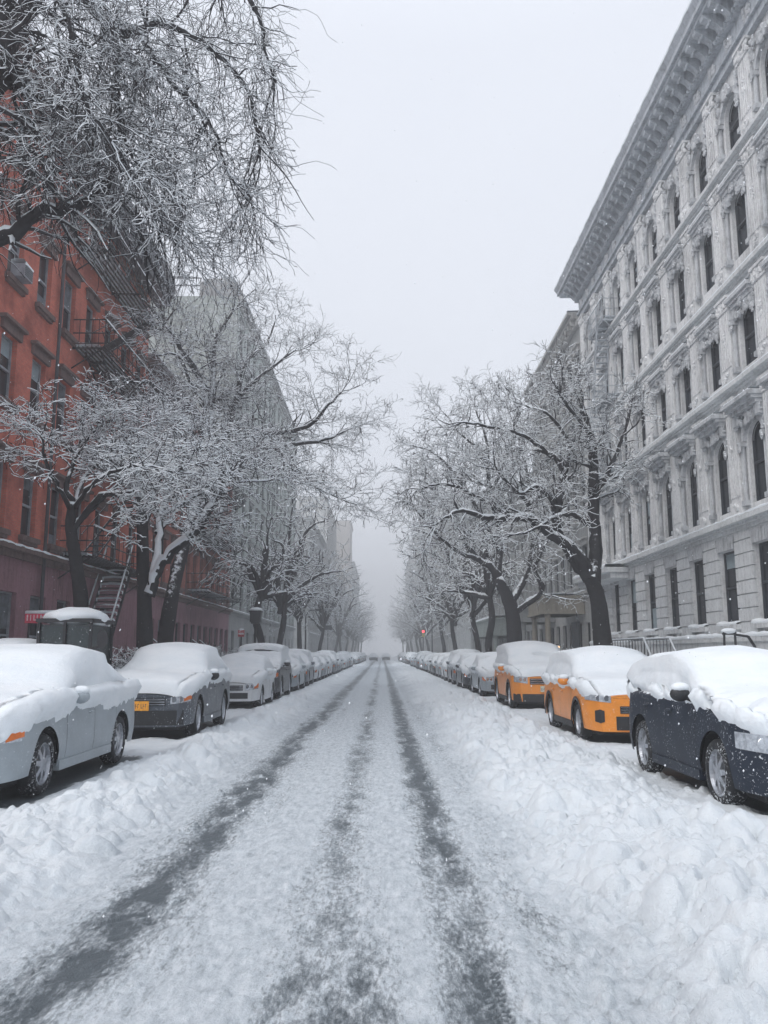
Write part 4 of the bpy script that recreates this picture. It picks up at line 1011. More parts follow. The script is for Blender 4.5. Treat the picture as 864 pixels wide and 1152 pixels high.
def make_car(name, label, cat, c, paint, group, seed=0, T=.17, side=.05, drop=.10, holes=(), detail=True, front='sedan', plate=None, loc=(0, 0, 0), cleanfront=0, mirror_black=False, ac=1.):
    t = thing(name, label, cat, (loc[0], loc[1], .03), group); t.scale = (1, 1, getattr(c, 'zsc', 1.05)); rn = random.Random(seed)
    u = stations(c); P = c.section(u); F = fullsec(P)
    b = MB(); b.grid(F)
    for ue, P0, sg in ((0, F[0], 1), (c.L, F[-1], -1)):                     # noses
        n = P0.shape[0]; h = n//2
        rows = []
        for k in np.linspace(0, 1, 7):
            A = P0[:h+1]; B = P0[::-1][:h+1]; Q = A*(1-k)+B*k
            w0 = c.half(np.array([ue]))[0]; Q[:, 1] = ue-sg*.09*(1-np.clip(np.abs(Q[:, 0])/w0, 0, 1)**2); rows.append(Q)
        b.grid(np.stack(rows))
    body = b.build('body', paint, t, True)
    # arch linings and floor
    ub = MB(); ub.box(-c.W+.2, c.W-.2, .12, c.L-.12, .17, .62)
    for uw in (c.wf, c.wf+c.wb):
        for s in (-1, 1):
            q = np.zeros((15, 2, 3))
            for i, a in enumerate(np.linspace(-.1, pi+.1, 15)): q[i, 0] = (s*(c.W-.035), uw+(c.ar+.0)*cos(a), c.wr+c.ar*sin(a)); q[i, 1] = (s*(c.W-.32), uw+c.ar*cos(a), c.wr+c.ar*sin(a))
            ub.grid(q)
    ub.build('underbody', UNDER, t)
    # glazing
    def strip(u0, u1, i0, i1, off, nm, n=16, m=GLASS, both=True):
        uu = np.linspace(u0, u1, n); S = c.section(uu)[:, i0:i1+1]
        for s in ((-1, 1) if both else (1,)):
            Q = S.copy(); Q[..., 0] = (Q[..., 0]+off)*s; Q[..., 2] += off*.5; g = MB(); g.grid(Q); g.build(nm, m, t, True)
    cu = [p for p in c.prof]; uc = c.cowl if hasattr(c, 'cowl') else 1.25; ut = c.wtop if hasattr(c, 'wtop') else 2.05; rt = c.rtop if hasattr(c, 'rtop') else 3.2; re = c.rend if hasattr(c, 'rend') else 4.0
    strip(uc+.45, re-.3, 12, 18, .006, 'side_window')
    for (u0, u1, nm) in ((uc+.05, ut-.05, 'windscreen'), (rt+.08, re-.05, 'rear_window')):
        S = fullsec(c.section(np.linspace(u0, u1, 12))); Q = S[:, 19:-19]; Q = Q.copy(); Q[..., 2] += .008; Q[..., 1] += -.006 if nm == 'windscreen' else .006
        g = MB(); g.grid(Q); g.build(nm, GLASS, t, True)
    # wheels
    for uw, nm in ((c.wf, 0), (c.wf+c.wb, 1)):
        for s in (-1, 1):
            w = MB(); x = s*(c.W-.02); r = c.wr
            w.lathe([(-.21*s, r*.66), (-.22*s, r*.9), (-.19*s, r*.985), (-.11*s, r), (-.04*s, r*.985), (-.005*s, r*.92), (.0, r*.72), (-.03*s, r*.64), (-.10*s, r*.62)], (x, uw, r), 'x', 36)
            wo = w.build('wheel', TYRE, t, True); rm = MB(); rim_mesh(rm, (x-.015*s, uw, r), r*.68, s, rn.choice((7,)) if not hasattr(c, 'spokes') else c.spokes); rm.build('rim', [RIM, UNDER], wo)
    # front end
    W = c.W; zn = c.nose; fr = c.__dict__.get('fr', {})
    hz0, hz1 = fr.get('head', (zn-.20, zn-.02)); hx0, hx1 = fr.get('hx', (.52, .93))
    for s in (-1, 1):
        g = MB(); sh = lambda k, a, bb: (a+.04*k, bb+.02*k)
        solid_patch(g, patch(c, s*W*hx0, s*W*hx1, hz0, hz1, .012, sh), .03); hl = g.build('headlight', LENS, t)
        for q in ((hx0*.8+hx1*.2), (hx0*.45+hx1*.55)):
            x = s*W*q; y = float(front_y(c, np.array(x)))-.016; g = MB(); g.lathe([(0, .055), (.004, .05), (.004, .0)], (0, 0, 0), 'z', 16); zc = (hz0+hz1)/2+.02; g.v = [(x+a_, y-c_, zc+b_) for a_, b_, c_ in g.v]; g.build('reflector', CHROME, hl)
        if fr.get('amber', True):
            g = MB(); solid_patch(g, patch(c, s*W*(hx1-.10), s*W*hx1*1.012, hz0+.04, hz1-.0, .018, sh, 5), .02); g.build('indicator', AMBER, hl)
        if fr.get('fog'):
            g = MB(); solid_patch(g, patch(c, s*W*.68, s*W*.84, .38, .62, .012, lambda k, a, bb: (a+.05*abs(k-.5), bb-.05*abs(k-.5))), .03); g.build('fog_lamp', BLACKP, t)
    gz0, gz1, gx = fr.get('grille', (zn-.20, zn-.06, .45))
    g = MB(); solid_patch(g, patch(c, -W*gx, W*gx, gz0, gz1, .014), .03); gr = g.build('grille', BLACKP, t)
    if detail:
        g = MB()
        for k in range(3): z = gz0+(gz1-gz0)*(k+.5)/3; solid_patch(g, patch(c, -W*gx*.97, W*gx*.97, z-.008, z+.008, .024, n=8, m=1), .01)
        g.build('grille_bars', CHROME, gr)
    g = MB(); lz0, lz1, lx = fr.get('intake', (.30, .46, .62)); solid_patch(g, patch(c, -W*lx, W*lx, lz0, lz1, .012), .03); g.build('bumper_intake', BLACKP, t)
    if plate:
        g = MB(); g.box(-.155, .155, -.125, -.11, plate[0], plate[0]+.155); po = g.build('licence_plate', plain('plate_paint', plate[1], .5, scale=20), t)
        g = MB(); rr = random.Random(seed)
        for k, q in enumerate((-.12, -.08, -.04, .02, .06, .10)):
            g.box(q-.012, q-.004, -.129, -.1255, plate[0]+.04, plate[0]+.11); g.box(q-.004, q+.012, -.129, -.1255, plate[0]+.04+.03*(k % 3), plate[0]+.05+.03*(k % 3))
        g.build('plate_characters', plain('plate_ink', (.02, .02, .06, 1), .5), po)
    # mirrors
    for s in (-1, 1):
        um = uc+.42; x = s*(W+.10); z = c.belt+.10
        g = MB(); g.lump((x, um, z), .12, .07, .085, 2, 12, 8, 0, 0); g.bar((s*(W-.06), um+.04, z-.07), (x-s*.05, um, z-.03), .03)
        mo = g.build('mirror', BLACKP if mirror_black else paint, t, True)
        g = MB(); g.lump((x, um, z+.075), .11, .075, .055, 5, 10, 6, 0, .15); g.build('snow', SNOW, mo, True)
    if detail:
        g = MB()
        for s in (-1, 1):
            for ud in (uc+.30, uc+1.32, uc+2.25):
                if ud > c.L-.6: continue
                S = c.section(np.array([ud-.004, ud+.004]), zb=np.array([c.sill+.08]*2))[:, 0:11]; S[..., 0] = (S[..., 0]+.002)*s; g.grid(S)
        g.build('door_seams', UNDER, t)
        for s in (-1, 1):
            for ud in (uc+1.16, uc+2.08):
                if ud > c.L-.9: continue
                g = MB(); g.lump((s*(W+.0), ud, c.belt-.12), .025, .10, .018, 3, 10, 6, 0, 0); g.build('door_handle', paint, t, True)
        for s in (-1, 1):
            g = MB(); g.box(min(s*(W-.08), s*(W-.005)), max(s*(W-.08), s*(W-.005)), c.wf+c.ar+.03, c.wf+c.wb-c.ar-.03, c.sill-.05, c.sill+.06)
            g.build('side_skirt', BLACKP if c.__dict__.get('cladding') else paint, t)
    if c.__dict__.get('cladding'):
        for uw in (c.wf, c.wf+c.wb):
            for s in (-1, 1):
                q = np.zeros((19, 3, 3))
                for i, a in enumerate(np.linspace(-.12, pi+.12, 19)):
                    for j, (rr, dx) in enumerate(((c.ar-.012, .0), (c.ar-.005, .016), (c.ar+.055, .012))):
                        y_ = uw+rr*cos(a); w_ = float(c.half(np.array([np.clip(y_, 0, c.L)]))[0]); q[i, j] = (s*(w_+dx), y_, c.wr+rr*sin(a))
                g = MB(); g.grid(q); g.build('arch_trim', BLACKP, t, True)
    # snow blanket
    n = 110; us = np.linspace(-.02, c.L+.02, n); uc_ = np.clip(us, 0, c.L); du = us[1]-us[0]
    zt = gblur(c.ztop(uc_), .16, du); S = c.section(uc_, zt=np.maximum(zt, c.ztop(uc_)), zb=np.full(n, c.sill+.1)); S = fullsec(S)
    gu = np.gradient(S, axis=0); gv = np.gradient(S, axis=1); N = np.cross(gv, gu); N /= np.maximum(np.linalg.norm(N, axis=2, keepdims=True), 1e-6)
    ctr = np.array([0, 0, .5]); out = np.sign((N[..., 0]*S[..., 0]+N[..., 2]*(S[..., 2]-.5)))[..., None]; N = N*np.where(out == 0, 1, out)
    z = S[..., 2]; nz = N[..., 2]; U = S[..., 1]; m = S.shape[1]; tt = np.repeat(np.arange(m)[None, :], n, 0).astype(float)
    sd = np.where(tt < m/2, 1., -1.)
    Wc = np.abs(S[..., 0])
    topd = T*sstep(.25, .8, nz)*(1+fbm(U*1.3+seed, S[..., 0]*1.5, 3, seed)*.5)
    lim = c.zs(uc_)[:, None]-drop+fbm(U*3.2, tt*.12+sd*5+seed, 4, seed+3)*.22+fbm(U*14, z*14+sd, 3, seed+8)*.10
    cover = sstep(-.03, .05, z-lim)
    th = np.maximum(topd, side*.75*(1+fbm(U*4, z*5+sd*3, 3, seed+4)*1.2)*sstep(-.02, .06, z-lim))
    th = th*cover-.02*(1-cover)
    endf = sstep(-.02, .10+cleanfront, U)*sstep(c.L+.02, c.L-.1, U); th = th*endf-.02*(1-endf)
    for (hu, ht, ru, rt_) in holes:
        q = ((U-hu)/ru)**2+((tt/(m-1)-ht)/rt_)**2+fbm(U*9, tt*.5, 3, seed+6)*.8; k = sstep(.7, 1.1, q); th = th*k-.02*(1-k)
    th = th+np.where(th > 0, fbm(U*7, tt*.6, 3, seed+12)*.02, 0)
    Q = S+N*th[..., None]; Q[..., 2] += np.where(nz > .3, 0, 0)
    i = np.arange(n-1)[:, None]*m+np.arange(m-1)[None, :]; FF = np.stack([i, i+1, i+m+1, i+m], -1).reshape(-1, 4)
    keep = (th.reshape(-1)[FF] > -.012).any(1)
    SN = npmesh('snow_cover', Q.reshape(-1, 3), FF[keep], [SNOW], None, t, True)
    return t

def paint(name, col, snow=.5, rough=.32): return plain(name, col, rough, .0, .12, 3, snow, .5)
P_SILV = paint('silver_paint', (.30, .34, .37, 1), .35); P_DARK = plain('dark_blue_paint', (.016, .023, .038, 1), .5, .0, .12, 3, .5, .25); P_TAXI = paint('taxi_yellow_paint', (.78, .27, .035, 1), .45)
P_NAVY = paint('slate_paint', (.07, .082, .1, 1), .7); P_WHITE = paint('white_paint', (.6, .62, .64, 1), .5); P_GREY = paint('grey_paint', (.16, .175, .2, 1), .8); P_BLACK = paint('black_paint', (.02, .023, .03, 1), .8)
GL = 'cars parked along the left kerb'; GR = 'cars parked along the right kerb'
XL, XR = -3.93, 3.58
def suvprof(L, nose, hood, roof, tail=None):
    return [(0, nose), (.1, nose+.1), (.4, hood-.05), (1.15, hood+.02), (1.85, roof-.09), (2.4, roof), (L-1.0, roof-.03), (L-.55, roof-.12), (L-.2, 1.1), (L, .95)]
SED = Car(L=4.8, W=.92, belt=.93, roof=1.46, hood=.98, nose=.76, tail=1.02, wf=.93, wb=2.85, wr=.335, ar=.405, fr=dict(head=(.60, .75), hx=(.55, .96), grille=(.52, .70, .42)))
make_car('parked_car', 'silver sedan buried in snow, nearest car on the left', 'car', SED, P_SILV, GL, 1, T=.22, side=.07, drop=.12, plate=None, loc=(XL-.90, 9.25, 0), front='sedan')
CR = Car(roofw=.82, zsc=1.02, L=4.35, W=.89, belt=1.03, roof=1.50, hood=1.03, nose=.80, tail=1.1, prof=suvprof(4.35, .82, 1.03, 1.49), wf=.88, wb=2.6, wr=.35, ar=.43, cowl=1.1, wtop=1.85, rtop=3.4, rend=4.05, spokes=7,
         fr=dict(head=(.62, .80), hx=(.6, .97), amber=False))
make_car('parked_car', 'dark blue hatchback under deep snow, nearest car on the right', 'car', CR, P_DARK, GR, 2, T=.18, side=.06, drop=.03, loc=(XR+.87, 8.5, 0), mirror_black=True, cleanfront=0)
TX = Car(roofw=.77, L=4.55, W=.91, belt=.98, roof=1.62, hood=1.02, nose=.82, tail=1.1, zsc=1., prof=suvprof(4.55, .84, 1.03, 1.58), wf=.92, wb=2.65, wr=.34, ar=.42, cowl=1.1, wtop=1.85, rtop=3.6, rend=4.2, cladding=True,
         fr=dict(head=(.74, .86), hx=(.55, .97), amber=False, fog=True, grille=(.55, .68, .38), intake=(.26, .50, .46)))
make_car('taxi', 'yellow taxi with black fog lamp recesses, right behind the dark blue hatchback', 'taxi', TX, P_TAXI, 'yellow taxis', 3, T=.19, side=.05, drop=.06, plate=(.66, (.75, .35, .05, 1)), loc=(XR+.13+.91, 15.6, 0), cleanfront=.25)
TX2 = Car(roofw=.80, L=4.6, W=.93, belt=1.02, roof=1.72, hood=1.08, nose=.86, tail=1.15, prof=suvprof(4.6, .88, 1.1, 1.70), wf=.92, wb=2.7, wr=.35, ar=.43, cowl=1.1, wtop=1.85, rtop=3.6, rend=4.2, cladding=True,
          fr=dict(head=(.72, .90), hx=(.55, .93), amber=False, grille=(.70, .86, .48), intake=(.22, .44, .95)))
make_car('taxi', 'boxy yellow taxi with pale grille, second taxi along the right kerb', 'taxi', TX2, P_TAXI, 'yellow taxis', 4, T=.2, side=.05, drop=.05, plate=(.5, (.6, .6, .5, 1)), loc=(XR+.2+.93, 24.9, 0), cleanfront=.05, holes=[(1.5, .46, .06, .05)])
HB = Car(zsc=1.12, L=4.6, W=.90, belt=.94, roof=1.47, hood=.97, nose=.74, wf=.92, wb=2.7, fr=dict(head=(.60, .72), hx=(.6, .95), grille=(.58, .70, .5), intake=(.26, .50, .85)))
make_car('parked_car', 'dark slate sedan with orange licence plate behind the silver sedan', 'car', HB, P_NAVY, GL, 5, T=.2, side=.05, drop=.08, plate=(.50, (.8, .35, .04, 1)), loc=(-3.62-.9, 16.3, 0), mirror_black=True)
CP = Car(L=4.0, W=.84, belt=.88, roof=1.38, hood=.9, nose=.72, tail=1.0, prof=[(0, .7), (.1, .8), (.4, .88), (1.0, .95), (1.75, 1.3), (2.2, 1.38), (3.3, 1.33), (3.8, 1.0), (4.0, .85)], wf=.8, wb=2.45, wr=.3, ar=.37, cowl=1., wtop=1.75, rtop=3.2, rend=3.75)
make_car('parked_car', 'small white hatchback buried in snow, third car on the left', 'car', CP, P_WHITE, GL, 6, T=.18, side=.06, drop=.15, loc=(-3.6-.84, 25.2, 0))
SV = Car(roofw=.80, L=4.8, W=.95, belt=1.08, roof=1.80, hood=1.12, nose=.9, tail=1.15, prof=suvprof(4.8, .92, 1.14, 1.78), wf=.95, wb=2.8, wr=.37, ar=.45, cowl=1.15, wtop=1.85, rtop=3.8, rend=4.5)
proto_suv = make_car('parked_car', 'black sport utility car with bare strip of windscreen, fourth car on the left', 'car', SV, P_BLACK, GL, 7, T=.14, side=.04, drop=-.02, loc=(-3.62-.95, 30.2, 0), holes=[(1.78, .5, .12, .16)], mirror_black=True)
ptypes = []
for (cc, pp, nm, sd) in ((Car(L=4.6, W=.9, fr={}), P_SILV, 'silver sedan', 31), (CP, P_WHITE, 'small white car', 32), (Car(L=4.5, W=.91, belt=1.0, roof=1.65, prof=suvprof(4.5, .86, 1.08, 1.64), wf=.92, wb=2.65, wr=.35, ar=.43, cowl=1.1, wtop=1.85, rtop=3.5, rend=4.2), P_GREY, 'grey crossover', 33),
        (Car(L=4.7, W=.91), P_BLACK, 'black sedan', 34)):
    cc.__dict__.setdefault('fr', {})
    o = make_car('parked_car', nm, 'car', cc, pp, GL, sd, T=.17, side=.06, drop=.12, detail=False, loc=(0, 0, 0), holes=[(cc.__dict__.get('cowl', 1.25)+.75, .36, .16, .05), (cc.__dict__.get('cowl', 1.25)+.75, .64, .16, .05)]); ptypes.append((o, nm))
used = set()
def nth(n):
    w = ['first', 'second', 'third', 'fourth', 'fifth', 'sixth', 'seventh', 'eighth', 'ninth', 'tenth', 'eleventh', 'twelfth', 'thirteenth', 'fourteenth', 'fifteenth', 'sixteenth', 'seventeenth', 'eighteenth', 'nineteenth', 'twentieth', 'twenty-first', 'twenty-second', 'twenty-third', 'twenty-fourth', 'twenty-fifth', 'twenty-sixth', 'twenty-seventh', 'twenty-eighth', 'twenty-ninth', 'thirtieth']
    return w[n-1]
def put(k, x, y, side, n, group):
    src, nm = ptypes[k]
    o = src if k not in used else copy_tree(src); used.add(k)
    o.location = (x, y, .0); o['group'] = group; o['label'] = f'{nm} buried in snow, {nth(n)} car from the camera along the {side} kerb'
rn = random.Random(99); n = 5; y = 36.6
seq = [0, 2, 1, 0, 1, 2, 0, 1, 1, 0, 2, 1]
i = 0
while y < 200:
    if not 106 < y < 122: put(seq[i % 12], -3.6-.9+rn.uniform(-.1, .1), y, 'left', n, GL); n += 1; i += 1
    y += rn.uniform(5.5, 6.1) if y < 70 else 6.3
n = 4; y = 32.4; seq = [0, 3, 2, 1, 0, 3, 1, 0, 1, 2, 1, 0]; i = 0
while y < 200:
    if not 106 < y < 122: put(seq[i % 12], 3.6+.95+rn.uniform(-.1, .1), y, 'right', n, GR); n += 1; i += 1
    y += rn.uniform(5.6, 6.2) if y < 70 else 6.3
for i, (x, y) in enumerate([(-1.9, 185), (.9, 196)]):
    o = copy_tree(ptypes[3][0]); o.location = (x, y, 0); o['group'] = 'cars driving far down the street'
    o['label'] = ['small dark car far down the street left of its middle', 'small dark car far down the street right of its middle'][i]

# ------------------------------------------------------------------ street furniture
def snowcap(parent, c, rx, ry, rz): 
    g = MB(); g.lump(c, rx, ry, rz, 4, 12, 6, 0, .12); g.build('snow', SNOW, parent, True)
def lamp_post():
    p = at(287, 722, 43.5); x = p[0]; t = thing('lamp_post', 'short black lamp post with square snow-capped head behind the fourth left car', 'lamp post', (x, 43.5, .1))
    g = MB(); g.tube([(0, 0, 0), (0, 0, .4), (0, 0, .45), (0, 0, 3.1)], [.12, .11, .07, .055], 10); g.build('pole', IRON_B, t)
    g = MB(); g.box(-.26, .26, -.26, .26, 3.12, 3.62); g.box(-.32, .32, -.32, .32, 3.62, 3.7); g.box(-.2, .2, -.2, .2, 3.04, 3.12); g.build('lantern', IRON_B, t)
    snowcap(t, (0, 0, 3.72), .34, .34, .16)
lamp_post()
def sign_post(label, px, Y, ztop, w, h, m, cat='sign', disc=False, face=None):
    x = at(px, 700, Y)[0]; t = thing('street_sign', label, cat, (x, Y, .1))
    g = MB(); g.bar((0, 0, 0), (0, 0, ztop), .035, 8); g.build('post', IRON_B, t)
    g = MB()
    if disc: g.lathe([(-.02, 0), (-.02, w), (.0, w), (.0, 0)], (0, 0, 0), 'z', 20); g.v = [(a, c-.06, b+ztop-w) for a, b, c in g.v]
    else: g.box(-w, w, -.07, -.04, ztop-h, ztop)
    sp = g.build('sign_face', m, t)
    snowcap(t, (0, -.05, ztop+.02), w*.8, .08, .05)
    return t, sp
RED = plain('red_sign_paint', (.42, .05, .06, 1), .5, snow=1.0)
t, sp = sign_post('red warning sign flecked with snow by the lower red row', 272, 42.5, 2.7, .16, .34, RED)
g = MB(); g.box(-.13, .13, -.075, -.071, 2.48, 2.53); g.build('symbol', SNOW, sp)
sign_post('dark wide rectangular sign on a pole, far along the left kerb', 369, 98, 4.75, .48, .55, IRON_B)
def light_pole(label, px, Y, z, arm):
    x = at(px, 700, Y)[0]; t = thing('street_light', label, 'street light', (x, Y, .1))
    g = MB(); g.tube([(0, 0, 0), (0, 0, z)], [.09, .05], 8); g.tube([(0, 0, z), (arm*.3, 0, z+.4), (arm, 0, z+.5)], [.04, .035, .03], 6); g.build('pole', IRON_B, t)
    g = MB(); g.lump((arm*1.15, 0, z+.48), .3, .12, .08, 1, 10, 6, 0, 0); g.build('lamp_head', IRON_B, t, True)
light_pole('thin grey lamp pole rising behind the white cars on the left', 344, 70, 4.6, .9)
light_pole('dark lamp pole beyond the second right-hand tree', 486, 100, 6.5, -1.6)
def traffic_light(label, px, Y, z, lit):
    x = at(px, 700, Y)[0]; t = thing('traffic_light', label, 'traffic light', (x, Y, .1))
    g = MB(); g.tube([(0, 0, 0), (0, 0, z+1)], [.1, .07], 8); g.build('pole', IRON_B, t)
    g = MB(); g.box(-.2, .2, -.3, -.08, z-.5, z+.5); g.build('signal_box', plain('signal_box_paint', (.25, .2, .05, 1), .6), t)
    m, nt, b, N, Lk = mat('red_signal'); b.inputs['Base Color'].default_value = (.6, .02, .03, 1); b.inputs['Emission Color'].default_value = (1, .05, .08, 1); b.inputs['Emission Strength'].default_value = 3.5
    g = MB(); g.lathe([(0, 0), (0, .17)], (0, 0, 0), 'z', 16); g.v = [(a, -.31, b2+z+.28) for a, b2, c in g.v]; g.build('red_light', m, t)
traffic_light('traffic light glowing red at the crossing on the right', 476, 124, 4.4, 1)
# iron stoop railing before carved building
def railing(label, s, X, a0, a1, z, slope=1.2):
    t = thing('iron_railing', label, 'railing')
    for k, xx in enumerate((X, X+.9)):
        g = MB(); n = 16
        for zz in (z, z+.95):
            g.bar((s*xx, a0+slope, zz), (s*xx, a1, zz), .025); g.bar((s*xx, a0, zz-1.0), (s*xx, a0+slope, zz), .025)
        for i in range(n+1):
            a = a0+(a1-a0)*i/n; d = max(0, (a0+slope-a)/slope)*1.0
            g.bar((s*xx, a, z-d), (s*xx, a, z+.95-d), .013, 4)
        g.build('rail', IRON_B, t)
        g = MB(); g.tube([(s*xx, a0, z-.02), (s*xx, a0+slope, z+.98), (s*xx, a1, z+.98)], [.035]*3, 6, rough=.2); g.build('snow', SNOW, t, True)
railing('black iron stoop railing topped with snow before the carved building', 1, 9.1, 28.5, 34.5, 1.2)
g = MB(); g.box(7.6, 8.6, 27.0, 34.0, 0, .15); 
# low wooden barrier
t = thing('wooden_barrier', 'low tan wooden barrier topped with snow between taxi and dark hatchback', 'barrier')
g = MB(); g.box(6.75, 6.83, 17.5, 22.5, 1.05, 1.45); g.build('plank', plain('tan_wood', (.32, .2, .09, 1), .8), t)
for a in (17.7, 20, 22.3):
    g = MB(); g.box(6.83, 6.93, a, a+.1, .1, 1.45); g.build('post', plain('tan_post', (.2, .14, .08, 1), .8), t)
g = MB(); g.tube([(6.8, 17.5, 1.47), (6.8, 20, 1.48), (6.8, 22.5, 1.47)], [.07]*3, 8, rough=.2); g.build('snow', SNOW, t, True)
# iron handrail end
t = thing('iron_handrail', 'black iron handrail end with a lump of snow under the ground-floor windows', 'handrail')
q0 = at(818, 712, 20.5); q = lambda px, py: at(px, py, 20.5)
g = MB(); g.bar(q(813, 712), q(828, 712), .05); g.bar(q(815, 712), (q(811, 712)[0], 20.5, .2), .03); g.bar(q(827, 712), (q(828, 712)[0], 20.5, .2), .03); g.bar(q(828, 714), q(842, 716), .03); g.bar(q(842, 716), q(850, 728), .035); g.bar(q(850, 728), (q(850, 728)[0], 20.5, .2), .03); g.build('rail', IRON_B, t)
g = MB(); a = q(820, 709); g.lump((a[0], a[1], a[2]-.02), .19, .12, .07, 4, 12, 6, 0, .2); g.build('snow', SNOW, t, True)
# sidewalk machine behind the silver sedan
t = thing('work_truck', 'dark boxy work truck with snow on its cab roof behind the silver sedan', 'truck', (-6.3, 17.6, .12)); t.scale = (.54, .6, .95)
g = MB(); g.box(-1.0, 1.0, -1.2, 1.2, .35, 1.15); g.build('body', plain('dark_green_paint', (.03, .05, .05, 1), .5, snow=.5), t)
g = MB()
for x in (-.95, .0, .95):
    for yy in (-1.1, 1.1): g.box(x-.05, x+.05, yy-.05, yy+.05, 1.15, 2.25)
g.build('cab_frame', IRON_B, t)
g = MB(); g.box(-3.6, -1.02, -1.1, 1.1, .4, 1.72); g.box(-3.7, -3.6, -1.1, 1.1, .45, .8); g.build('bonnet', IRON_B, t)
g = MB(); g.lump((-2.3, 0, 1.74), 1.35, 1.15, .2, 9, 20, 8, 0, .12); g.build('snow', SNOW, t, True)
g = MB(); g.lathe([(-.03, .0), (-.03, .2), (.03, .2), (.03, 0)], (0, 0, 0), 'z', 18); g.v = [(a+1.45, -1.25+c_, b+1.9) for a, b, c_ in g.v]; g.bar((1.0, -1.15, 1.7), (1.45, -1.22, 1.75), .03); g.build('mirror', IRON_B, t)
g = MB(); g.box(-.9, .9, -1.06, 1.06, 1.15, 2.2); g.build('cab_glass', plain('grimy_cab_glass', (.022, .034, .038, 1), .3, snow=.3), t)
g = MB(); g.box(-1.05, 1.05, -1.2, 1.2, 2.25, 2.33); g.build('roof', IRON_B, t)
g = MB(); g.lump((0, 0, 2.36), 1.15, 1.3, .24, 6, 22, 8, 0, .1); g.build('snow', SNOW, t, True)
for x in (-3.0, .6):
    for yy in (-1.05, 1.05):
        g = MB(); g.lathe([(-.1, .12), (-.1, .34), (0, .36), (.1, .34), (.1, .12)], (x, yy, .36), 'x', 20); g.build('wheel', TYRE, t, True)
# pink red sign with pale lettering
t = thing('shop_sign', 'long pink-red hanging sign with pale illegible lettering and snow along its top', 'sign', (0, 0, 0))
pink = plain('pink_red_sign', (.62, .06, .11, 1), .5, snow=.3)
p0 = at(28, 701, 21.5); p1 = at(63, 689, 21.5)
g = MB(); g.box(p0[0], p1[0], 21.5, 21.56, p0[2], p1[2]); g.build('board', pink, t)
g = MB(); rr = random.Random(5); x = p0[0]+.05
while x < p1[0]-.08:
    w = rr.choice((.02, .03)); z0 = p0[2]+.06; z1 = p1[2]-.06; g.box(x, x+w, 21.485, 21.497, z0, z1)
    if rr.random() < .7: zz = rr.choice((z0, z1-.03, (z0+z1)/2)); g.box(x+w, x+w+.04, 21.485, 21.497, zz, zz+.03)
    x += .085
g.build('lettering', plain('pale_letter_paint', (.75, .6, .62, 1), .6), t)
g = MB(); g.tube([(p0[0], 21.53, p1[2]), (p1[0], 21.53, p1[2])], [.05, .05], 8, rough=.2); g.build('snow', SNOW, t, True)
g = MB()
for x in (p0[0]+.1, p1[0]-.1): g.bar((x, 21.53, .1), (x, 21.53, p0[2]), .025)
g.build('post', IRON_B, t)
def shrub(label, x, y, h, w_, seed):
    rn = random.Random(seed); t = thing('shrub', label, 'shrub', (x, y, .15)); S = []
    P = TP(L2=.35*h, L3=.18*h, minr=.006, step=[.2, .12, .08, .06], ch=[1, 1.2, 1.2, 0])
    for i in range(34):
        a = rn.uniform(0, 2*pi); d = norm3(cos(a)*w_*rn.random(), sin(a)*w_*rn.random(), 1); grow(S, (rn.gauss(0, .1), rn.gauss(0, .1), 0), d, h*rn.uniform(.6, 1), .018, 1, P, rn)
    segs_mesh('stems', S, t, .014, seed); g = MB(); g.lump((0, 0, .02), w_*.8, w_*.8, .12, seed, 12, 6, 0, .3); g.build('snow', SNOW, t, True)
shrub('bare dark shrub behind the yellow taxis', at(638, 720, 31)[0], 31, 1.7, .7, 1)
shrub('bare snowy shrub beside the work truck', at(136, 720, 23)[0], 23, 1.7, .6, 2)
shrub('bare snowy shrub near the red warning sign', at(246, 715, 40)[0], 40, 2.2, .8, 3)
def stoop(label, s, y, n=8):
    t = thing('stoop', label, 'stoop', group='entrance stoops'); g = MB(); v = MB()
    for i in range(n):
        x0 = 9.2+i*.22; g.box(min(s*x0, s*10.95), max(s*x0, s*10.95), y-.9, y+.9, .13+i*.17-(.17 if i else 0), .13+(i+1)*.17-.002)
        v.box(min(s*(x0-.01), s*(x0+.25)), max(s*(x0-.01), s*(x0+.25)), y-.85, y+.85, .13+(i+1)*.17, .13+(i+1)*.17+.06)
    g.build('steps', BROWN, t); v.build('snow', SNOW, t)
    for q in (-.95, .95):
        g = MB(); v = MB(); p = (s*9.2, y+q, 1.1); r_ = (s*10.9, y+q, 2.4); g.bar(p, r_, .03); v.bar((p[0], p[1], p[2]+.035), (r_[0], r_[1], r_[2]+.035), .03)
        for i in range(9): k = i/8; x = 9.2+1.7*k; g.bar((s*x, y+q, .13+1.3*k), (s*x, y+q, 1.1+1.3*k), .014, 4)
        rl = g.build('handrail', IRON_B, t); v.build('snow', SNOW, rl)
stoop('brownstone stoop with snowy handrails before the purple ground storey of the lower red row', -1, 41.0)
stoop('brownstone stoop with snowy handrails, farther one before the lower red row', -1, 50.0)
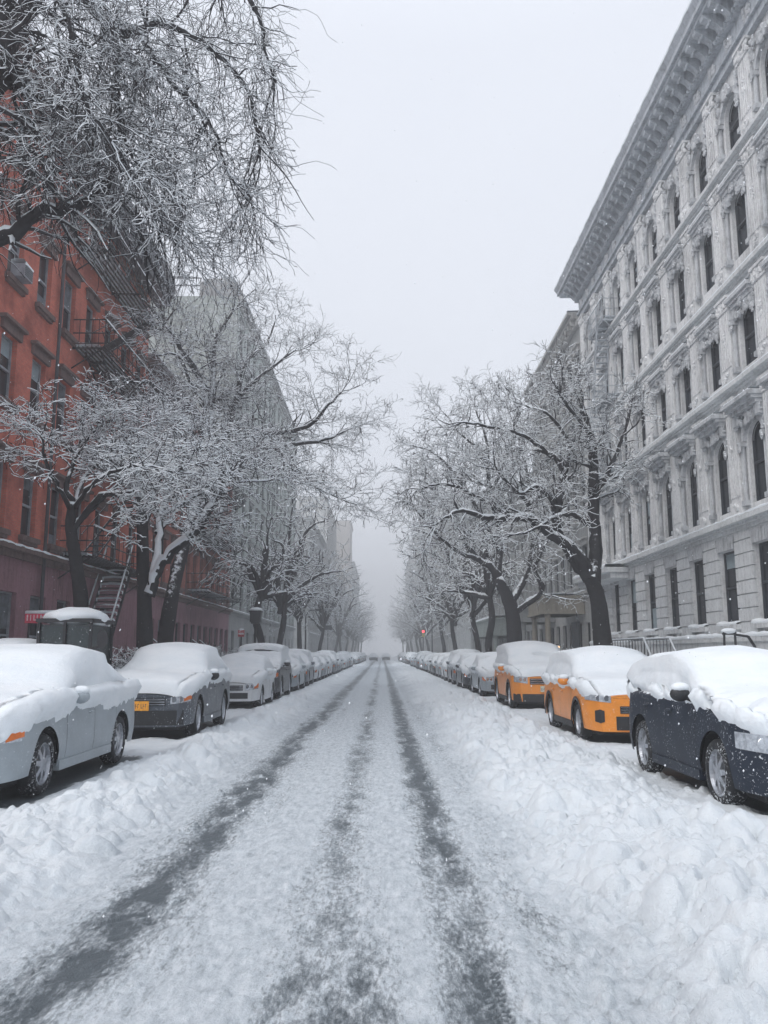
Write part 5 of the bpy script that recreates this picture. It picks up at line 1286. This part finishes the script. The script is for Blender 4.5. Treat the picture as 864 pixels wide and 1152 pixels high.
# heaped bushes and bins by the stoops, low iron fences
def fence(label, s, X, a0, a1, h=1.1):
    t = thing('iron_fence', label, 'fence', group='low iron area fences')
    g = MB(); 
    for z in (.3, h): g.bar((s*X, a0, z), (s*X, a1, z), .022)
    a = a0
    while a <= a1: g.bar((s*X, a, .1), (s*X, a, h+.12), .013, 4); a += .16
    g.build('bars', IRON_B, t)
    g = MB(); m_ = int((a1-a0)/.5); g.tube([(s*X, a0+(a1-a0)*i/m_, h+.03) for i in range(m_+1)], [.035]*(m_+1), 6, rough=.3); g.build('snow', SNOW, t, True)
fence('low black iron area fence along the red brick building', -1, 9.3, 16, 37.5)
fence('low black iron area fence along the lower red row', -1, 9.3, 38.3, 60.5)
fence('low iron area fence before the grey stone house on the right', 1, 9.2, 51.5, 60)
fence('low iron area fence before the narrow-windowed house on the right', 1, 9.2, 60.5, 83.5)

# ------------------------------------------------------------------ falling snow
def flakes():
    n = 6500; rg = np.random.default_rng(5); Y = 2.2+38*rg.random(n)**1.25; X = (rg.random(n)-.5)*2*.55*Y*1.15; Z = H0+Y*(-.30+1.15*rg.random(n)); r = rg.uniform(.0013, .003, n)*(1+Y*.02)
    ok = (Z > .5) & (np.abs(X) < 10.5); X, Y, Z, r = X[ok], Y[ok], Z[ok], r[ok]; n = len(X)
    O = np.array([[1, 0, 0], [-1, 0, 0], [0, 1, 0], [0, -1, 0], [.15, 0, 1.5], [-.15, 0, -1.5]])
    V = (np.stack([X, Y, Z], -1)[:, None, :]+O[None]*r[:, None, None]).reshape(-1, 3)
    T = np.array([[0, 2, 4], [2, 1, 4], [1, 3, 4], [3, 0, 4], [2, 0, 5], [1, 2, 5], [3, 1, 5], [0, 3, 5]])
    F = (np.arange(n)[:, None, None]*6+T[None]).reshape(-1, 3)
    m, nt, b, N, L = mat('snowflake'); b.inputs['Base Color'].default_value = (.85, .87, .9, 1); b.inputs['Roughness'].default_value = .8
    o = npmesh('falling_snow', V, F, [m]); tag(o, 'snowflakes drifting down across the whole street', 'snowfall', kind='stuff')
flakes()

# ------------------------------------------------------------------ haze
g = MB(); g.box(-330, 330, -70, 446, -1.2, 49)
m = bpy.data.materials.new('haze'); m.use_nodes = True; nt = m.node_tree
for nn in list(nt.nodes): nt.nodes.remove(nn)
o_ = nt.nodes.new('ShaderNodeOutputMaterial'); pv = nt.nodes.new('ShaderNodeVolumePrincipled'); pv.inputs['Color'].default_value = (.985, .99, 1, 1); pv.inputs['Density'].default_value = .0032; pv.inputs['Anisotropy'].default_value = .5
nt.links.new(pv.outputs[0], o_.inputs['Volume']); tag(g.build('haze', m), 'pale snowy haze filling the street', 'haze', kind='stuff')

# ------------------------------------------------------------------ sky, sun, camera
w = bpy.data.worlds.new('World'); scene.world = w; w.use_nodes = True; nt = w.node_tree; bg = nt.nodes['Background']
sky = nt.nodes.new('ShaderNodeTexSky'); sky.sky_type = 'NISHITA'; sky.sun_disc = False; sky.sun_elevation = R(44); sky.sun_rotation = R(228); sky.dust_density = 6; sky.air_density = 1.5
# overcast: the sky texture is almost wholly hidden by an even cloud layer
mx = nt.nodes.new('ShaderNodeMix'); mx.data_type = 'RGBA'; mx.inputs[0].default_value = .93; nt.links.new(sky.outputs[0], mx.inputs[6])
tc = nt.nodes.new('ShaderNodeTexCoord'); no = nt.nodes.new('ShaderNodeTexNoise'); no.inputs['Scale'].default_value = 1.6; no.inputs['Detail'].default_value = 4; nt.links.new(tc.outputs['Generated'], no.inputs['Vector'])
cl = ramp(nt, no.outputs['Fac'], [(.3, (6.8, 7.15, 7.95, 1)), (.7, (7.3, 7.6, 8.3, 1))]); 
sx = nt.nodes.new('ShaderNodeSeparateXYZ'); nt.links.new(tc.outputs['Generated'], sx.inputs[0])
zen = ramp(nt, sx.outputs[2], [(.0, (.98, .98, .98, 1)), (.35, (1, 1, 1, 1)), (.62, (1.04, 1.04, 1.04, 1)), (.85, (1.35, 1.35, 1.35, 1)), (1, (1.5, 1.5, 1.5, 1))])
nt.links.new(mixc(nt, 1.0, cl, zen, 'MULTIPLY'), mx.inputs[7])
nt.links.new(mx.outputs[2], bg.inputs[0]); bg.inputs[1].default_value = .1
sun = bpy.data.lights.new('sun', 'SUN'); sun.energy = 1.25; sun.angle = R(50); sun.color = (1, .97, .93); so = bpy.data.objects.new('sun', sun); C.objects.link(so); so.rotation_euler = (R(46), 0, R(-48))
cam = bpy.data.cameras.new('camera'); co = bpy.data.objects.new('camera', cam); C.objects.link(co); co.location = (0, 0, H0); co.rotation_euler = (R(90)+PITCH, 0, -2/950)
cam.sensor_fit = 'VERTICAL'; cam.sensor_height = 36; cam.lens = FPX/1152*36; cam.clip_end = 3000; cam.clip_start = .05; scene.camera = co
scene.view_settings.view_transform = 'Standard'; scene.view_settings.look = 'None'; scene.view_settings.exposure = 0.24; scene.view_settings.gamma = 1
cy = scene.cycles; cy.max_bounces = 12; cy.volume_bounces = 8; cy.diffuse_bounces = 4; cy.glossy_bounces = 2; cy.caustics_reflective = False; cy.use_denoising = True
cy.use_adaptive_sampling = True; cy.adaptive_threshold = .02
